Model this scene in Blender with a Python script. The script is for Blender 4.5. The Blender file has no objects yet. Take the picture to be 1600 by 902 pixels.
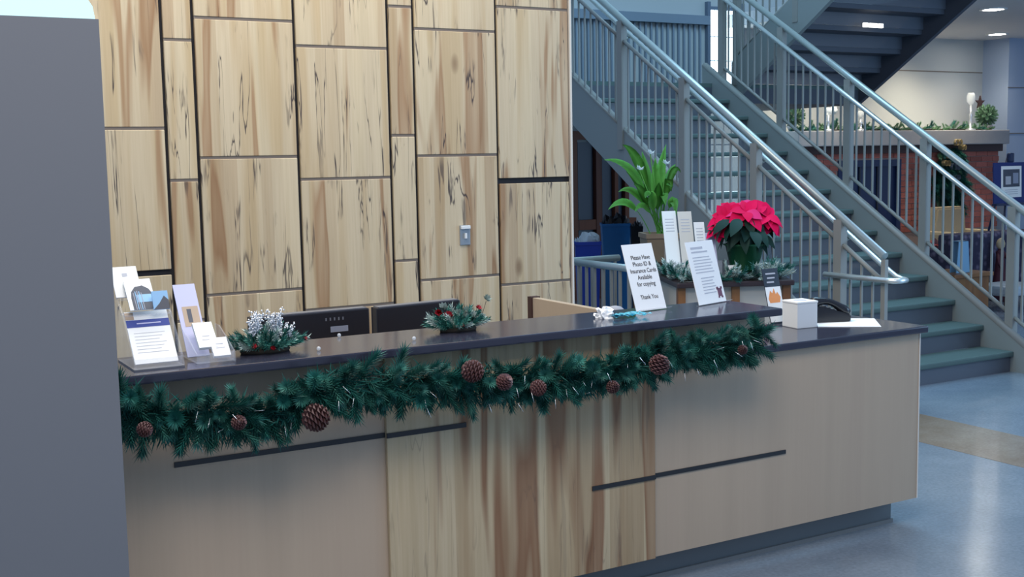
import bpy, bmesh, math, random
from mathutils import Vector, Matrix, Euler
random.seed(7)
SC = bpy.context.scene
COL = SC.collection
PI = math.pi

# ------------------------------------------------------------------ camera
F_PX, YAW, PITCH, ROLL, CAM_H = 1843.87, 0.520162, 0.1095083, -0.0183735, 1.7175
fw = Vector((math.sin(YAW)*math.cos(PITCH), math.cos(YAW)*math.cos(PITCH), -math.sin(PITCH)))
r0 = Vector((math.cos(YAW), -math.sin(YAW), 0)); u0 = r0.cross(fw)
rt = r0*math.cos(ROLL) + u0*math.sin(ROLL); up = -r0*math.sin(ROLL) + u0*math.cos(ROLL)
cam_d = bpy.data.cameras.new('camera'); cam = bpy.data.objects.new('camera', cam_d); COL.objects.link(cam)
cam.matrix_world = Matrix(((rt.x, up.x, -fw.x, 0), (rt.y, up.y, -fw.y, 0), (rt.z, up.z, -fw.z, CAM_H), (0, 0, 0, 1)))
cam_d.sensor_width = 36; cam_d.lens = F_PX/1600*36; cam_d.clip_start = .05; cam_d.clip_end = 100
SC.camera = cam
# survey helpers: where the ray through a photo pixel meets a real plane of the room
def ray(x, y): return rt*((x-800)/F_PX) - up*((y-451)/F_PX) + fw
def onz(x, y, z): r = ray(x, y); return Vector((0, 0, CAM_H)) + r*((z-CAM_H)/r.z)
def ony(x, y, Y): r = ray(x, y); return Vector((0, 0, CAM_H)) + r*(Y/r.y)
def onx(x, y, X): r = ray(x, y); return Vector((0, 0, CAM_H)) + r*(X/r.x)

# ------------------------------------------------------------------ light
w = bpy.data.worlds.new('world'); SC.world = w; w.use_nodes = True
bg = w.node_tree.nodes['Background']; bg.inputs[0].default_value = (.42, .60, .92, 1); bg.inputs[1].default_value = .60
def area(name, loc, rot, sx, sy, power, color):
    l = bpy.data.lights.new(name, 'AREA'); l.shape = 'RECTANGLE'; l.size = sx; l.size_y = sy; l.energy = power; l.color = color
    o = bpy.data.objects.new(name, l); COL.objects.link(o); o.location = loc; o.rotation_euler = rot; return o
area('reception_ceiling_light', (1.9, 4.9, 4.4), (0, 0, 0), 3.6, 1.6, 135, (1, .92, .78))
area('lobby_fill', (.8, 1.2, 4.4), (0, 0, 0), 4, 2, 180, (1, .90, .80))  # unseen fill lamp, added to brighten the desk front and grey partition
area('atrium_skylight', (7.2, 7.0, 7.4), (0, 0, 0), 5, 5, 430, (.42, .76, 1))
area('entrance_glazing', (10.5, 1.0, 2.4), (math.radians(78), 0, math.radians(38)), 4, 3.4, 190, (.42, .70, 1))
SC.view_settings.view_transform = 'Standard'; SC.view_settings.look = 'None'
SC.view_settings.exposure = 0.0; SC.view_settings.gamma = 1.0; SC.view_settings.use_curve_mapping = False

# ------------------------------------------------------------------ materials
MATS = {}
def mat(name, col, rough=.5, metal=0, spec=.5, emit=None, estr=0, alpha=1, trans=0, var=0):
    m = bpy.data.materials.new(name); m.use_nodes = True
    nt = m.node_tree; b = nt.nodes['Principled BSDF']
    b.inputs['Base Color'].default_value = (*col, 1); b.inputs['Roughness'].default_value = rough
    b.inputs['Metallic'].default_value = metal; b.inputs['Specular IOR Level'].default_value = spec
    if emit: b.inputs['Emission Color'].default_value = (*emit, 1); b.inputs['Emission Strength'].default_value = estr
    if alpha < 1: b.inputs['Alpha'].default_value = alpha
    if trans: b.inputs['Transmission Weight'].default_value = trans; b.inputs['IOR'].default_value = 1.3
    if var:
        tc = nt.nodes.new('ShaderNodeTexCoord'); n = nt.nodes.new('ShaderNodeTexNoise'); n.inputs['Scale'].default_value = 9
        n.inputs['Detail'].default_value = 3; nt.links.new(tc.outputs['Object'], n.inputs['Vector'])
        oi = nt.nodes.new('ShaderNodeObjectInfo'); ad = nt.nodes.new('ShaderNodeMath'); ad.operation = 'ADD'
        nt.links.new(n.outputs[0], ad.inputs[0]); nt.links.new(oi.outputs['Random'], ad.inputs[1])
        mr = nt.nodes.new('ShaderNodeMapRange'); mr.inputs[1].default_value = .2; mr.inputs[2].default_value = 1.6
        mr.inputs[3].default_value = 1-var; mr.inputs[4].default_value = 1+var; nt.links.new(ad.outputs[0], mr.inputs[0])
        hs = nt.nodes.new('ShaderNodeHueSaturation'); hs.inputs['Color'].default_value = (*col, 1)
        nt.links.new(mr.outputs[0], hs.inputs['Value']); nt.links.new(hs.outputs[0], b.inputs['Base Color'])
    MATS[name] = m; return m

def wood(name, light, mid, brown, strip, streak, zs=.13, spots=True, contrast=1.0, rough=.42, heart0=.56, ptint=.85):
    """figured maple: vertical bands, brown heartwood streaks, thin black spalting lines and knots"""
    m = bpy.data.materials.new(name); m.use_nodes = True; nt = m.node_tree; N = nt.nodes.new; L = nt.links.new
    b = nt.nodes['Principled BSDF']; b.inputs['Roughness'].default_value = rough; b.inputs['Specular IOR Level'].default_value = .3
    tc = N('ShaderNodeTexCoord'); oi = N('ShaderNodeObjectInfo')
    sc = N('ShaderNodeVectorMath'); sc.operation = 'SCALE'; sc.inputs[0].default_value = (37, 0, 53); L(oi.outputs['Random'], sc.inputs['Scale'])
    ad = N('ShaderNodeVectorMath'); ad.operation = 'ADD'; L(tc.outputs['Object'], ad.inputs[0]); L(sc.outputs[0], ad.inputs[1])
    def mp(s):
        q = N('ShaderNodeMapping'); q.inputs['Scale'].default_value = s; L(ad.outputs[0], q.inputs['Vector']); return q.outputs[0]
    def noise(s, scale, det=3, dist=0):
        q = N('ShaderNodeTexNoise'); q.inputs['Scale'].default_value = scale; q.inputs['Detail'].default_value = det
        q.inputs['Distortion'].default_value = dist; L(mp(s), q.inputs['Vector']); return q.outputs[0]
    def ramp(inp, pts):
        q = N('ShaderNodeValToRGB'); e = q.color_ramp.elements
        while len(e) < len(pts): e.new(.5)
        for el, (p, c) in zip(e, pts): el.position = p; el.color = (*c, 1) if len(c) == 3 else c
        L(inp, q.inputs[0]); return q.outputs[0]
    def mix(f, a, c, mode='MIX', fac=None):
        q = N('ShaderNodeMix'); q.data_type = 'RGBA'; q.blend_type = mode
        if fac is not None: q.inputs[0].default_value = fac
        else: L(f, q.inputs[0])
        for s, v in ((6, a), (7, c)):
            if isinstance(v, tuple): q.inputs[s].default_value = (*v, 1)
            else: L(v, q.inputs[s])
        return q.outputs[2]
    g = (0, 0, 0); W = (1, 1, 1)
    band = noise((1, .3, zs*.35), strip, 1.5, .3)
    base = ramp(band, [(.36, mid), (.47, light), (.58, tuple(x*.94 for x in light)), (.66, mid)])
    heart = ramp(noise((1, .3, zs*.5), strip*.8+1, 2, .5), [(heart0, g), (heart0+.05, W), (heart0+.13, (.6, .6, .6)), (heart0+.22, g)])
    c1 = mix(heart, base, brown)
    sx = N('ShaderNodeSeparateXYZ'); L(ad.outputs[0], sx.inputs[0])
    wob = N('ShaderNodeMath'); wob.operation = 'MULTIPLY_ADD'; wob.inputs[1].default_value = strip*1.9; L(sx.outputs[0], wob.inputs[0])
    L(noise((1, .3, .05), 3, 0), wob.inputs[2])
    flo = N('ShaderNodeMath'); flo.operation = 'FLOOR'; L(wob.outputs[0], flo.inputs[0])
    wn = N('ShaderNodeTexWhiteNoise'); wn.noise_dimensions = '1D'; L(flo.outputs[0], wn.inputs['W'])
    if streak: c1 = mix(None, c1, ramp(wn.outputs[0], [(.0, (.74, .66, .60)), (.25, (.93, .91, .88)), (.6, W), (1, (1.0, 1.0, .97))]), 'MULTIPLY', ptint)
    fine = noise((1, 1, .03), 90, 2)
    c2 = mix(None, c1, ramp(fine, [(.3, (.86, .84, .80)), (.7, W)]), 'MULTIPLY', .6*contrast)
    if streak:
        ln = ramp(noise((1, .3, zs*.5), 14, 4, .6), [(.486, g), (.497, W), (.503, W), (.514, g)])
        ms = ramp(noise((1, .3, .45), 4.5, 2), [(.46, g), (.55, W)])
        ml = N('ShaderNodeMath'); ml.operation = 'MULTIPLY'; L(ln, ml.inputs[0]); L(ms, ml.inputs[1])
        m2 = N('ShaderNodeMath'); m2.operation = 'MULTIPLY'; L(ml.outputs[0], m2.inputs[0]); m2.inputs[1].default_value = streak
        c2 = mix(m2.outputs[0], c2, (.045, .035, .04))
        bl = ramp(noise((1, .3, .10), 26, 3, .4), [(.63, g), (.69, W)])
        m3 = N('ShaderNodeMath'); m3.operation = 'MULTIPLY'; L(bl, m3.inputs[0]); L(ms, m3.inputs[1])
        m4 = N('ShaderNodeMath'); m4.operation = 'MULTIPLY'; L(m3.outputs[0], m4.inputs[0]); m4.inputs[1].default_value = streak*.8
        c2 = mix(m4.outputs[0], c2, (.08, .06, .055))
    if spots:
        v = N('ShaderNodeTexVoronoi'); v.inputs['Scale'].default_value = 3.2; L(mp((1, .3, .45)), v.inputs['Vector'])
        k = ramp(v.outputs['Distance'], [(0, W), (.05, (.8, .8, .8)), (.11, g)])
        c2 = mix(k, c2, tuple(x*.6 for x in brown))
    L(c2, b.inputs['Base Color'])
    MATS[name] = m; return m

wood('spalted_maple', (.63, .525, .37), (.54, .42, .265), (.39, .25, .145), 8, .95, heart0=.585)
wood('desk_maple', (.55, .45, .30), (.45, .34, .21), (.27, .15, .085), 7, .25, contrast=1.2, heart0=.525, ptint=1.0)
wood('laminate', (.47, .37, .275), (.46, .36, .268), (.455, .355, .265), 5, 0, spots=False, contrast=.25, rough=.5)
wood('red_wood', (.20, .065, .03), (.16, .05, .025), (.1, .03, .02), 5, 0, spots=False)
wood('table_wood', (.26, .12, .05), (.21, .09, .04), (.15, .06, .03), 5, 0, spots=False)
mat('black_gap', (.012, .012, .018), .7)
mat('gap_grey', (.20, .165, .14), .8)
mat('inlay_black', (.015, .016, .02), .4)
mat('pillar_paint', (.155, .165, .185), .6)
mat('light_panel', (.3, .32, .32), .5, emit=(.50, .93, 1.0), estr=.95)
mat('quartz', (.036, .038, .062), .14, spec=.5, var=.15)
mat('plinth', (.155, .17, .18), .45)
mat('plinth_edge', (.22, .22, .215), .45)
mat('wall_paint', (.46, .48, .48), .7)
mat('rib_paint', (.20, .25, .31), .6)
mat('ceiling_paint', (.62, .62, .64), .8)
mat('column_paint', (.36, .44, .58), .7)
mat('stair_paint', (.25, .285, .285), .5)
mat('rail_paint', (.27, .275, .26), .45)
mat('steel', (.85, .90, .88), .28, metal=.75)
mat('satin_steel', (.47, .52, .50), .36, metal=.6)
mat('tread_carpet', (.105, .15, .145), .95, spec=.1, var=.08)
mat('riser_glass', (.13, .145, .18), .35, alpha=.76)
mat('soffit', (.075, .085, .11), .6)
mat('window_glow', (1, 1, 1), .3, emit=(.72, .93, 1.0), estr=4.0)
mat('window_frame', (.12, .16, .22), .5)
mat('lamp_glow', (1, 1, 1), .3, emit=(1, .97, .9), estr=45)
mat('glint_glow', (1, 1, 1), .3, emit=(1, 1, .95), estr=1.6)  # glow of the added blocks under the upper flight, not a fixture
mat('lamp_trim', (.7, .7, .7), .4)
mat('stone', (.36, .35, .36), .75, var=.12)
mat('hearth_black', (.012, .016, .03), .3)
mat('dark_metal', (.010, .022, .075), .35)
mat('paper', (.90, .91, .91), .7)
mat('paper_lilac', (.55, .56, .78), .6)
mat('paper_cream', (.70, .66, .60), .7)
mat('ink', (.02, .02, .03), .7)
mat('ink_grey', (.50, .51, .57), .7)
mat('ink_blue', (.03, .06, .30), .6)
mat('photo_sky', (.25, .48, .75), .5, var=.25)
mat('photo_dark', (.06, .07, .10), .5, var=.3)
mat('photo_tan', (.40, .30, .22), .5, var=.3)
mat('photo_orange', (.75, .27, .07), .5, var=.3)
mat('plum_print', (.16, .05, .09), .6)
mat('acrylic', (.72, .76, .85), .08, alpha=.16)
mat('monitor_black', (.014, .014, .02), .32)
mat('monitor_edge', (.14, .15, .18), .3)
mat('silver_plate', (.30, .33, .42), .35, metal=.3)
mat('phone_black', (.012, .013, .018), .25)
mat('phone_grey', (.12, .13, .15), .3)
mat('white_plastic', (.75, .78, .80), .4)
mat('tissue', (.85, .87, .88), .8)
mat('teal_film', (.22, .75, .90), .2)
mat('needle', (.012, .095, .080), .55, spec=.3, var=.5)
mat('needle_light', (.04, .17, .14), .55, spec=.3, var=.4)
mat('needle_frost', (.33, .42, .40), .55, var=.3)
mat('foliage_pale', (.16, .30, .18), .6, var=.3)
mat('stem_brown', (.06, .045, .03), .8)
mat('cone_brown', (.10, .042, .042), .6, var=.4)
mat('cone_tip', (.22, .13, .14), .6)
mat('silver_glitter', (.70, .74, .80), .25, metal=.6)
mat('berry_red', (.42, .015, .03), .35)
mat('poinsettia_red', (.74, .002, .075), .75, spec=.15, var=.15)
mat('poinsettia_pink', (.78, .03, .18), .75, spec=.15)
mat('leaf_dark', (.007, .035, .027), .6, spec=.2, var=.3)
mat('leaf_bright', (.14, .40, .07), .55, spec=.25, var=.25)
mat('foil_green', (.012, .10, .045), .25, metal=.3)
mat('petal_white', (.80, .82, .82), .6)
mat('pot_stone', (.30, .22, .15), .85, var=.25)
mat('table_top', (.035, .022, .025), .3)
mat('cream_panel', (.50, .47, .42), .6)
mat('bin_blue', (.02, .16, .40), .4)
mat('bin_royal', (.008, .035, .30), .4)
mat('bag_black', (.008, .008, .012), .35)
mat('bag_white', (.40, .46, .52), .5)
mat('chair_grey', (.28, .29, .34), .7)
mat('tan_fabric', (.46, .36, .23), .8)
mat('glass_clear', (.85, .9, .95), .05, alpha=.45)
mat('gold_ribbon', (.50, .42, .26), .4)
mat('silver_ribbon', (.30, .36, .48), .35)
mat('doll_red', (.07, .012, .025), .7)
mat('board_blue', (.012, .028, .16), .6)
mat('tag_blue', (.20, .38, .55), .5)
mat('switch_steel', (.32, .36, .40), .35, metal=.5)
mat('brown_dark', (.05, .022, .02), .6)

def floor_material():
    m = bpy.data.materials.new('polished_concrete'); m.use_nodes = True; nt = m.node_tree; N = nt.nodes.new; L = nt.links.new
    b = nt.nodes['Principled BSDF']; b.inputs['Roughness'].default_value = .17; b.inputs['Specular IOR Level'].default_value = .55
    tc = N('ShaderNodeTexCoord'); n = N('ShaderNodeTexNoise'); n.inputs['Scale'].default_value = 1.3; n.inputs['Detail'].default_value = 6
    n.inputs['Roughness'].default_value = .65; L(tc.outputs['Object'], n.inputs['Vector'])
    r = N('ShaderNodeValToRGB'); e = r.color_ramp.elements; e[0].position = .3; e[0].color = (.15, .19, .24, 1); e[1].position = .7; e[1].color = (.25, .295, .345, 1)
    L(n.outputs[0], r.inputs[0])
    n2 = N('ShaderNodeTexNoise'); n2.inputs['Scale'].default_value = 60; n2.inputs['Detail'].default_value = 2; L(tc.outputs['Object'], n2.inputs['Vector'])
    mx = N('ShaderNodeMix'); mx.data_type = 'RGBA'; mx.blend_type = 'OVERLAY'; mx.inputs[0].default_value = .25
    L(r.outputs[0], mx.inputs[6]); L(n2.outputs[0], mx.inputs[7]); L(mx.outputs[2], b.inputs['Base Color']); MATS['concrete'] = m
    s = m.copy(); s.name = 'stained_concrete'; MATS['stained'] = s
    for nd in s.node_tree.nodes:
        if nd.type == 'VALTORGB':
            nd.color_ramp.elements[0].color = (.20, .135, .085, 1); nd.color_ramp.elements[1].color = (.33, .27, .22, 1)
floor_material()

mat('mortar', (.30, .22, .20), .9)
mat('brick_clay', (.36, .105, .08), .85, var=.38)

def pattern_material():
    m = bpy.data.materials.new('patterned_fabric'); m.use_nodes = True; nt = m.node_tree; N = nt.nodes.new; L = nt.links.new
    b = nt.nodes['Principled BSDF']; b.inputs['Roughness'].default_value = .9
    tc = N('ShaderNodeTexCoord'); v = N('ShaderNodeTexVoronoi'); v.inputs['Scale'].default_value = 13; L(tc.outputs['Object'], v.inputs['Vector'])
    r = N('ShaderNodeValToRGB'); e = r.color_ramp.elements; e[0].position = .12; e[0].color = (.16, .13, .20, 1); e[1].position = .5; e[1].color = (.035, .03, .065, 1)
    L(v.outputs['Distance'], r.inputs[0]); L(r.outputs[0], b.inputs['Base Color']); MATS['patterned'] = m
pattern_material()

# ------------------------------------------------------------------ builders
LOC = {}
def newbm(): return bmesh.new()
def box(bm, lo, hi, M=None):
    x0, y0, z0 = lo; x1, y1, z1 = hi
    vs = [bm.verts.new(Vector(p) if M is None else M @ Vector(p)) for p in
          ((x0,y0,z0),(x1,y0,z0),(x1,y1,z0),(x0,y1,z0),(x0,y0,z1),(x1,y0,z1),(x1,y1,z1),(x0,y1,z1))]
    for f in ((0,3,2,1),(4,5,6,7),(0,1,5,4),(1,2,6,5),(2,3,7,6),(3,0,4,7)): bm.faces.new([vs[i] for i in f])
    return bm
def bbox(lo, hi, bev=0, seg=2):
    bm = box(newbm(), lo, hi)
    if bev: bmesh.ops.bevel(bm, geom=bm.edges[:], offset=bev, segments=seg, affect='EDGES', profile=.6)
    return bm
def tube(bm, pts, r, n=8, caps=True):
    pts = [Vector(p) for p in pts]; rings = []
    for i, p in enumerate(pts):
        t = (pts[min(i+1, len(pts)-1)] - pts[max(i-1, 0)]).normalized()
        a = t.cross(Vector((0, 0, 1)))
        if a.length < 1e-3: a = t.cross(Vector((1, 0, 0)))
        a.normalize(); c = a.cross(t); rr = r[i] if isinstance(r, (list, tuple)) else r
        rings.append([bm.verts.new(p + (a*math.cos(2*PI*k/n) + c*math.sin(2*PI*k/n))*rr) for k in range(n)])
    for A, B in zip(rings, rings[1:]):
        for k in range(n): f = bm.faces.new((A[k], A[(k+1) % n], B[(k+1) % n], B[k])); f.smooth = True
    if caps: bm.faces.new(rings[0][::-1]); bm.faces.new(rings[-1])
    return bm
def lathe(bm, prof, c=(0, 0, 0), n=20, caps=True):
    rings = [[bm.verts.new((c[0]+r*math.cos(2*PI*k/n), c[1]+r*math.sin(2*PI*k/n), c[2]+z)) for k in range(n)] for r, z in prof]
    for A, B in zip(rings, rings[1:]):
        for k in range(n): f = bm.faces.new((A[k], A[(k+1) % n], B[(k+1) % n], B[k])); f.smooth = True
    if caps: bm.faces.new(rings[0][::-1]); bm.faces.new(rings[-1])
    return bm
def prism(bm, poly, axis, a, b):
    """extrude a polygon; axis 'x': poly is (y,z), 'y': (x,z), 'z': (x,y)"""
    def P(q, t): return {'x': (t, q[0], q[1]), 'y': (q[0], t, q[1]), 'z': (q[0], q[1], t)}[axis]
    A = [bm.verts.new(P(q, a)) for q in poly]; B = [bm.verts.new(P(q, b)) for q in poly]; n = len(poly)
    bm.faces.new(A); bm.faces.new(B[::-1])
    for i in range(n): bm.faces.new((A[i], B[i], B[(i+1) % n], A[(i+1) % n]))
    return bm
def tomesh(bm, name, m, fix=True):
    if fix: bmesh.ops.recalc_face_normals(bm, faces=bm.faces[:])
    me = bpy.data.meshes.new(name); bm.to_mesh(me); bm.free(); me.materials.append(MATS[m]); return me
def tag(o, label=None, cat=None, group=None, kind=None):
    if label: o['label'] = label
    if cat: o['category'] = cat
    if group: o['group'] = group
    if kind: o['kind'] = kind
    return o
def thing(name, label, cat, loc=(0, 0, 0), rz=0, group=None, kind=None):
    o = bpy.data.objects.new(name, None); COL.objects.link(o); o.empty_display_size = .1
    o.location = loc; o.rotation_euler = (0, 0, rz); LOC[o.name] = Matrix.Translation(loc) @ Matrix.Rotation(rz, 4, 'Z')
    return tag(o, label, cat, group, kind)
def part(name, bm, m, parent, label=None, kind=None):
    """bm in world coordinates; the mesh is moved into the parent's frame"""
    M = LOC.get(parent.name)
    if M is not None: bmesh.ops.transform(bm, matrix=M.inverted(), verts=bm.verts[:])
    o = bpy.data.objects.new(name, tomesh(bm, name, m)); COL.objects.link(o); o.parent = parent
    if M is not None: LOC[o.name] = M
    return tag(o, label, kind=kind)
def lpart(name, bm, m, parent, label=None, kind=None):
    """bm already in the parent's own frame"""
    o = bpy.data.objects.new(name, tomesh(bm, name, m)); COL.objects.link(o); o.parent = parent
    return tag(o, label, kind=kind)
def inst(name, me, parent, M, label=None):
    o = bpy.data.objects.new(name, me); COL.objects.link(o)
    if parent is not None:
        o.parent = parent; P = LOC.get(parent.name); o.matrix_local = (P.inverted() @ M) if P is not None else M
    else: o.matrix_world = M
    return tag(o, label)
def solo(name, bm, m, label, cat, group=None, kind=None):
    """a thing that is one mesh, origin at the middle of its base"""
    lo = [min(v.co[i] for v in bm.verts) for i in range(3)]; hi = [max(v.co[i] for v in bm.verts) for i in range(3)]
    c = Vector(((lo[0]+hi[0])/2, (lo[1]+hi[1])/2, lo[2])); bmesh.ops.translate(bm, vec=-c, verts=bm.verts[:])
    o = bpy.data.objects.new(name, tomesh(bm, name, m)); COL.objects.link(o); o.location = c; LOC[o.name] = Matrix.Translation(c)
    return tag(o, label, cat, group, kind)
def struct(name, bm, m): return solo(name, bm, m, None, None, kind='structure')

def aim(p, d, roll=0):
    d = Vector(d).normalized(); q = d.to_track_quat('Z', 'Y')
    return Matrix.Translation(p) @ q.to_matrix().to_4x4() @ Matrix.Rotation(roll, 4, 'Z')

# ------------------------------------------------------------------ the setting
fl = struct('floor', box(newbm(), (-3, -3, -.2), (19, 12.2, 0)), 'concrete')
part('stained_strip', box(newbm(), (5.5, -3, -.05), (6.1, 5.88, .0015)), 'stained', fl, 'brown stained strip in the floor')
wb = struct('wall_back', box(newbm(), (3.5, 12, 0), (19, 12.25, 7)), 'wall_paint')
x = 7.55
me_rib = tomesh(box(newbm(), (-.012, -.03, 0), (.012, 0, .9)), 'rib', 'rib_paint')
while x < 9.75:
    inst('rib', me_rib, wb, Matrix.Translation((x, 12, 2.46))); x += .085
part('rail_band', box(newbm(), (7.4, 11.93, 3.36), (9.8, 12, 3.47)), 'rib_paint', wb)
part('joint', box(newbm(), (10.4, 11.995, 2.86), (15.05, 12, 2.875)), 'gap_grey', wb)
struct('ceiling', box(newbm(), (10.12, 4.5, 3.34), (19, 12, 3.5)), 'ceiling_paint')
wc = struct('wall_right', box(newbm(), (15.06, 11.55, 0), (19, 12, 3.34)), 'column_paint')
for z in (1.95, 2.62): part('joint', box(newbm(), (15.05, 11.543, z), (19, 11.55, z+.012)), 'gap_grey', wc)
wl = struct('wall_left', box(newbm(), (-1.6, 3.3, 0), (.645, 3.46, 2.105)), 'pillar_paint')
t = thing('light_box', 'glowing white light box on top of the grey partition', 'light', (-.48, 3.38, 2.105))
b = newbm(); prism(b, [(-1.58, 2.106), (.64, 2.106), (.635, 2.14), (.61, 2.18), (.58, 2.28), (.56, 2.55), (-1.58, 2.55)], 'y', 3.32, 3.44); part('diffuser', b, 'light_panel', t)
part('end_cap', box(newbm(), (-1.6, 3.325, 2.105), (-1.58, 3.435, 2.55)), 'lamp_trim', t)

# reception wall clad in maple panels
YW = 6.2; XR = 3.985
wr = struct('wall_reception', box(newbm(), (.3, YW, 0), (XR-.012, YW+.16, 4.6)), 'black_gap')
part('edge_strip', box(newbm(), (XR-.012, YW-.028, 0), (XR, YW+.16, 4.6)), 'paper_cream', wr, 'pale edge strip at the end of the wood wall')
colpx = [None, 260.5, 309, 465, 609, 648.5, 776, 891.5]
XS = [.32] + [ony(p, 250, YW).x for p in colpx[1:]]; XS[-1] = XR-.014
joints = [[(210, 201, .015), (243, 426, .030)], [(275, 63, .015), (286, 282, .015)], [(375, 31, .015), (390, 246, .015), (398, 456, .015)],
          [(530, 74.5, .015), (538, 279, .015), (545, 479, .015)], [(620, 11, .015), (627, 212, .015), (632, 407, .015)],
          [(708, 48, .015), (712, 243, .015), (712, 434, .015)], [(830, 14, .015), (834, 281.5, .033), (836, 441, .015)]]
for c in range(7):
    x0, x1 = XS[c]+.009, XS[c+1]-.009
    zs = [(ony(px, py, YW).z, g) for px, py, g in joints[c]]
    step = .735
    edges = [(4.6, 0)]
    z = zs[0][0]; above = []
    while z+step < 4.5: z += step; above.append((z, .015))
    below = []; z = zs[-1][0]
    while z-step > .1: z -= step; below.append((z, .015))
    allz = [(4.6, 0)] + above[::-1] + zs + below + [(0, 0)]
    for (za, ga), (zb, gb) in zip(allz, allz[1:]):
        part('wood_panel', bbox((x0, YW-.022, zb+gb/2), (x1, YW-.001, za-ga/2), .0025, 1), 'spalted_maple', wr)
        if .02 > gb > 0: part('joint_strip', box(newbm(), (x0, YW-.0175, zb-gb/2), (x1, YW-.001, zb+gb/2)), 'gap_grey', wr)
# each panel gets its own origin so that its grain is its own
p = ony(725.5, 352, YW-.022); q = ony(725.5, 383, YW-.022)
t = thing('light_switch', 'small steel light switch plate on the wood wall', 'light switch', (p.x, YW-.022, q.z))
part('plate', bbox((p.x-.034, YW-.030, q.z), (p.x+.034, YW-.022, p.z), .003), 'switch_steel', t)
part('box_top', bbox((p.x-.03, YW-.046, p.z-.022), (p.x+.03, YW-.03, p.z-.002), .003), 'white_plastic', t)
part('toggle', bbox((p.x-.006, YW-.045, (p.z+q.z)/2-.02), (p.x+.006, YW-.03, (p.z+q.z)/2+.012), .002), 'white_plastic', t)

# slit window, landing door and the fireplace wall
wx0, wx1 = ony(1106, 60, 12).x, ony(1154, 60, 12).x
t = thing('window_1', None, None, ((wx0+wx1)/2, 12, .88), kind='structure')
part('window_frame', box(newbm(), (wx0-.05, 11.94, .83), (wx0, 12, 3.65)), 'window_frame', t)
part('window_frame', box(newbm(), (wx1, 11.94, .83), (wx1+.05, 12, 3.65)), 'window_frame', t)
xm = [wx0, ony(1115.2, 60, 12).x, ony(1130, 60, 12).x, ony(1142, 60, 12).x, wx1]
zr = [.88, 1.15, 1.5, 1.85, 2.2, 2.62, 2.92, 3.22, 3.56]
for a, c in zip(xm, xm[1:]):
    for z0, z1 in zip(zr, zr[1:]):
        part('pane', box(newbm(), (a+.008, 11.985, z0+.006), (c-.008, 11.99, z1-.006)), 'window_glow', t)
part('mullion_grid', box(newbm(), (wx0, 11.991, .86), (wx1, 11.999, 3.6)), 'window_frame', t)

d0, d1 = ony(893, 300, 11.9).x, ony(988, 300, 11.9).x
t = thing('door_1', None, None, ((d0+d1)/2, 11.95, 0), kind='structure')
ddx = [ony(p, 300, 11.9).x for p in (890, 900, 929, 938, 958, 974, 980, 992)]
part('door_frame', box(newbm(), (ddx[0]-.4, 11.86, 1.93), (ddx[7], 11.99, 2.03)), 'red_wood', t)
for a, c in ((0, 1), (2, 3), (4, 4.4), (5.6, 7)):
    xa = ddx[int(a)]; xc = ddx[int(math.ceil(c))]
    if a == 4: xc = xa+.05
    if a == 5.6: xa, xc = ddx[5], ddx[6]
    part('door_frame', box(newbm(), (xa, 11.86, 0), (xc, 11.99, 1.93)), 'red_wood', t)
for a, c in ((1, 2), (3, 4), (4, 5)): part('pane', box(newbm(), (ddx[a]+.05, 11.93, .1), (ddx[c], 11.95, 1.9)), 'riser_glass', t)
part('door_rail', box(newbm(), (ddx[0], 11.87, .85), (ddx[7], 11.97, .97)), 'red_wood', t)

YF = 11.3
fx0, fx1 = ony(1243, 230, YF).x, ony(1560, 230, YF).x
t = thing('fireplace', 'red brick fireplace with a grey stone mantel', 'fireplace', ((fx0+fx1)/2, 11.6, 0))
zt, zb = 2.0, 1.80
hx0, hx1, hz = ony(1308, 300, YF).x, ony(1406, 300, YF).x, ony(1360, 250, YF).z
b = newbm(); box(b, (fx0, YF, 0), (hx0, 11.995, zb)); part('brick_pier', b, 'mortar', t)
b = newbm(); box(b, (hx1, YF, 0), (fx1, 11.995, zb)); part('brick_pier', b, 'mortar', t)
b = newbm(); box(b, (hx0, YF, hz), (hx1, 11.995, zb)); part('brick_lintel', b, 'mortar', t)
PW, PH, BM = .235, .078, .009
me_brick = tomesh(bbox((-.5, -.5, -.5), (.5, .5, .5), 0), 'brick', 'brick_clay')
z = .62; row = 0
while z+PH <= zb-.02:
    segs = [(fx0, hx0), (hx1, fx1)] if z+PH*.5 < hz else [(fx0, fx1)]
    for a, c in segs:
        x = fx0-(PW/2 if row % 2 else 0)
        while x < c:
            l, r = max(x+BM/2, a), min(x+PW-BM/2, c)
            if r-l > .03: inst('brick', me_brick, t, Matrix.Translation(((l+r)/2, YF-.004, z+PH/2)) @ Matrix.Diagonal((r-l, .016, PH-BM, 1)))
            x += PW
    z += PH; row += 1
part('mantel', bbox((fx0-.08, YF-.14, zb), (fx1+.06, 11.995, zt), .012), 'stone', t)
part('mantel_moulding', box(newbm(), (fx0-.02, YF-.06, zb-.10), (fx1+.02, YF, zb)), 'brown_dark', t)
part('firebox', box(newbm(), (hx0, YF+.1, .25), (hx1, 11.9, hz)), 'hearth_black', t)
part('hearth', bbox((fx0, YF-.45, 0), (fx1, YF, .25), .01), 'stone', t)
for a in (hx0, hx1-.08): part('firebox_trim', box(newbm(), (a, YF-.02, .25), (a+.08, YF+.1, hz)), 'dark_metal', t)
part('firebox_trim', box(newbm(), (hx0+.08, YF-.02, hz-.09), (hx1-.08, YF+.1, hz)), 'dark_metal', t)
g = part('glass_door', box(newbm(), (hx0+.08, YF+.02, .26), (hx1-.08, YF+.04, hz-.09)), 'dark_metal', t)
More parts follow.
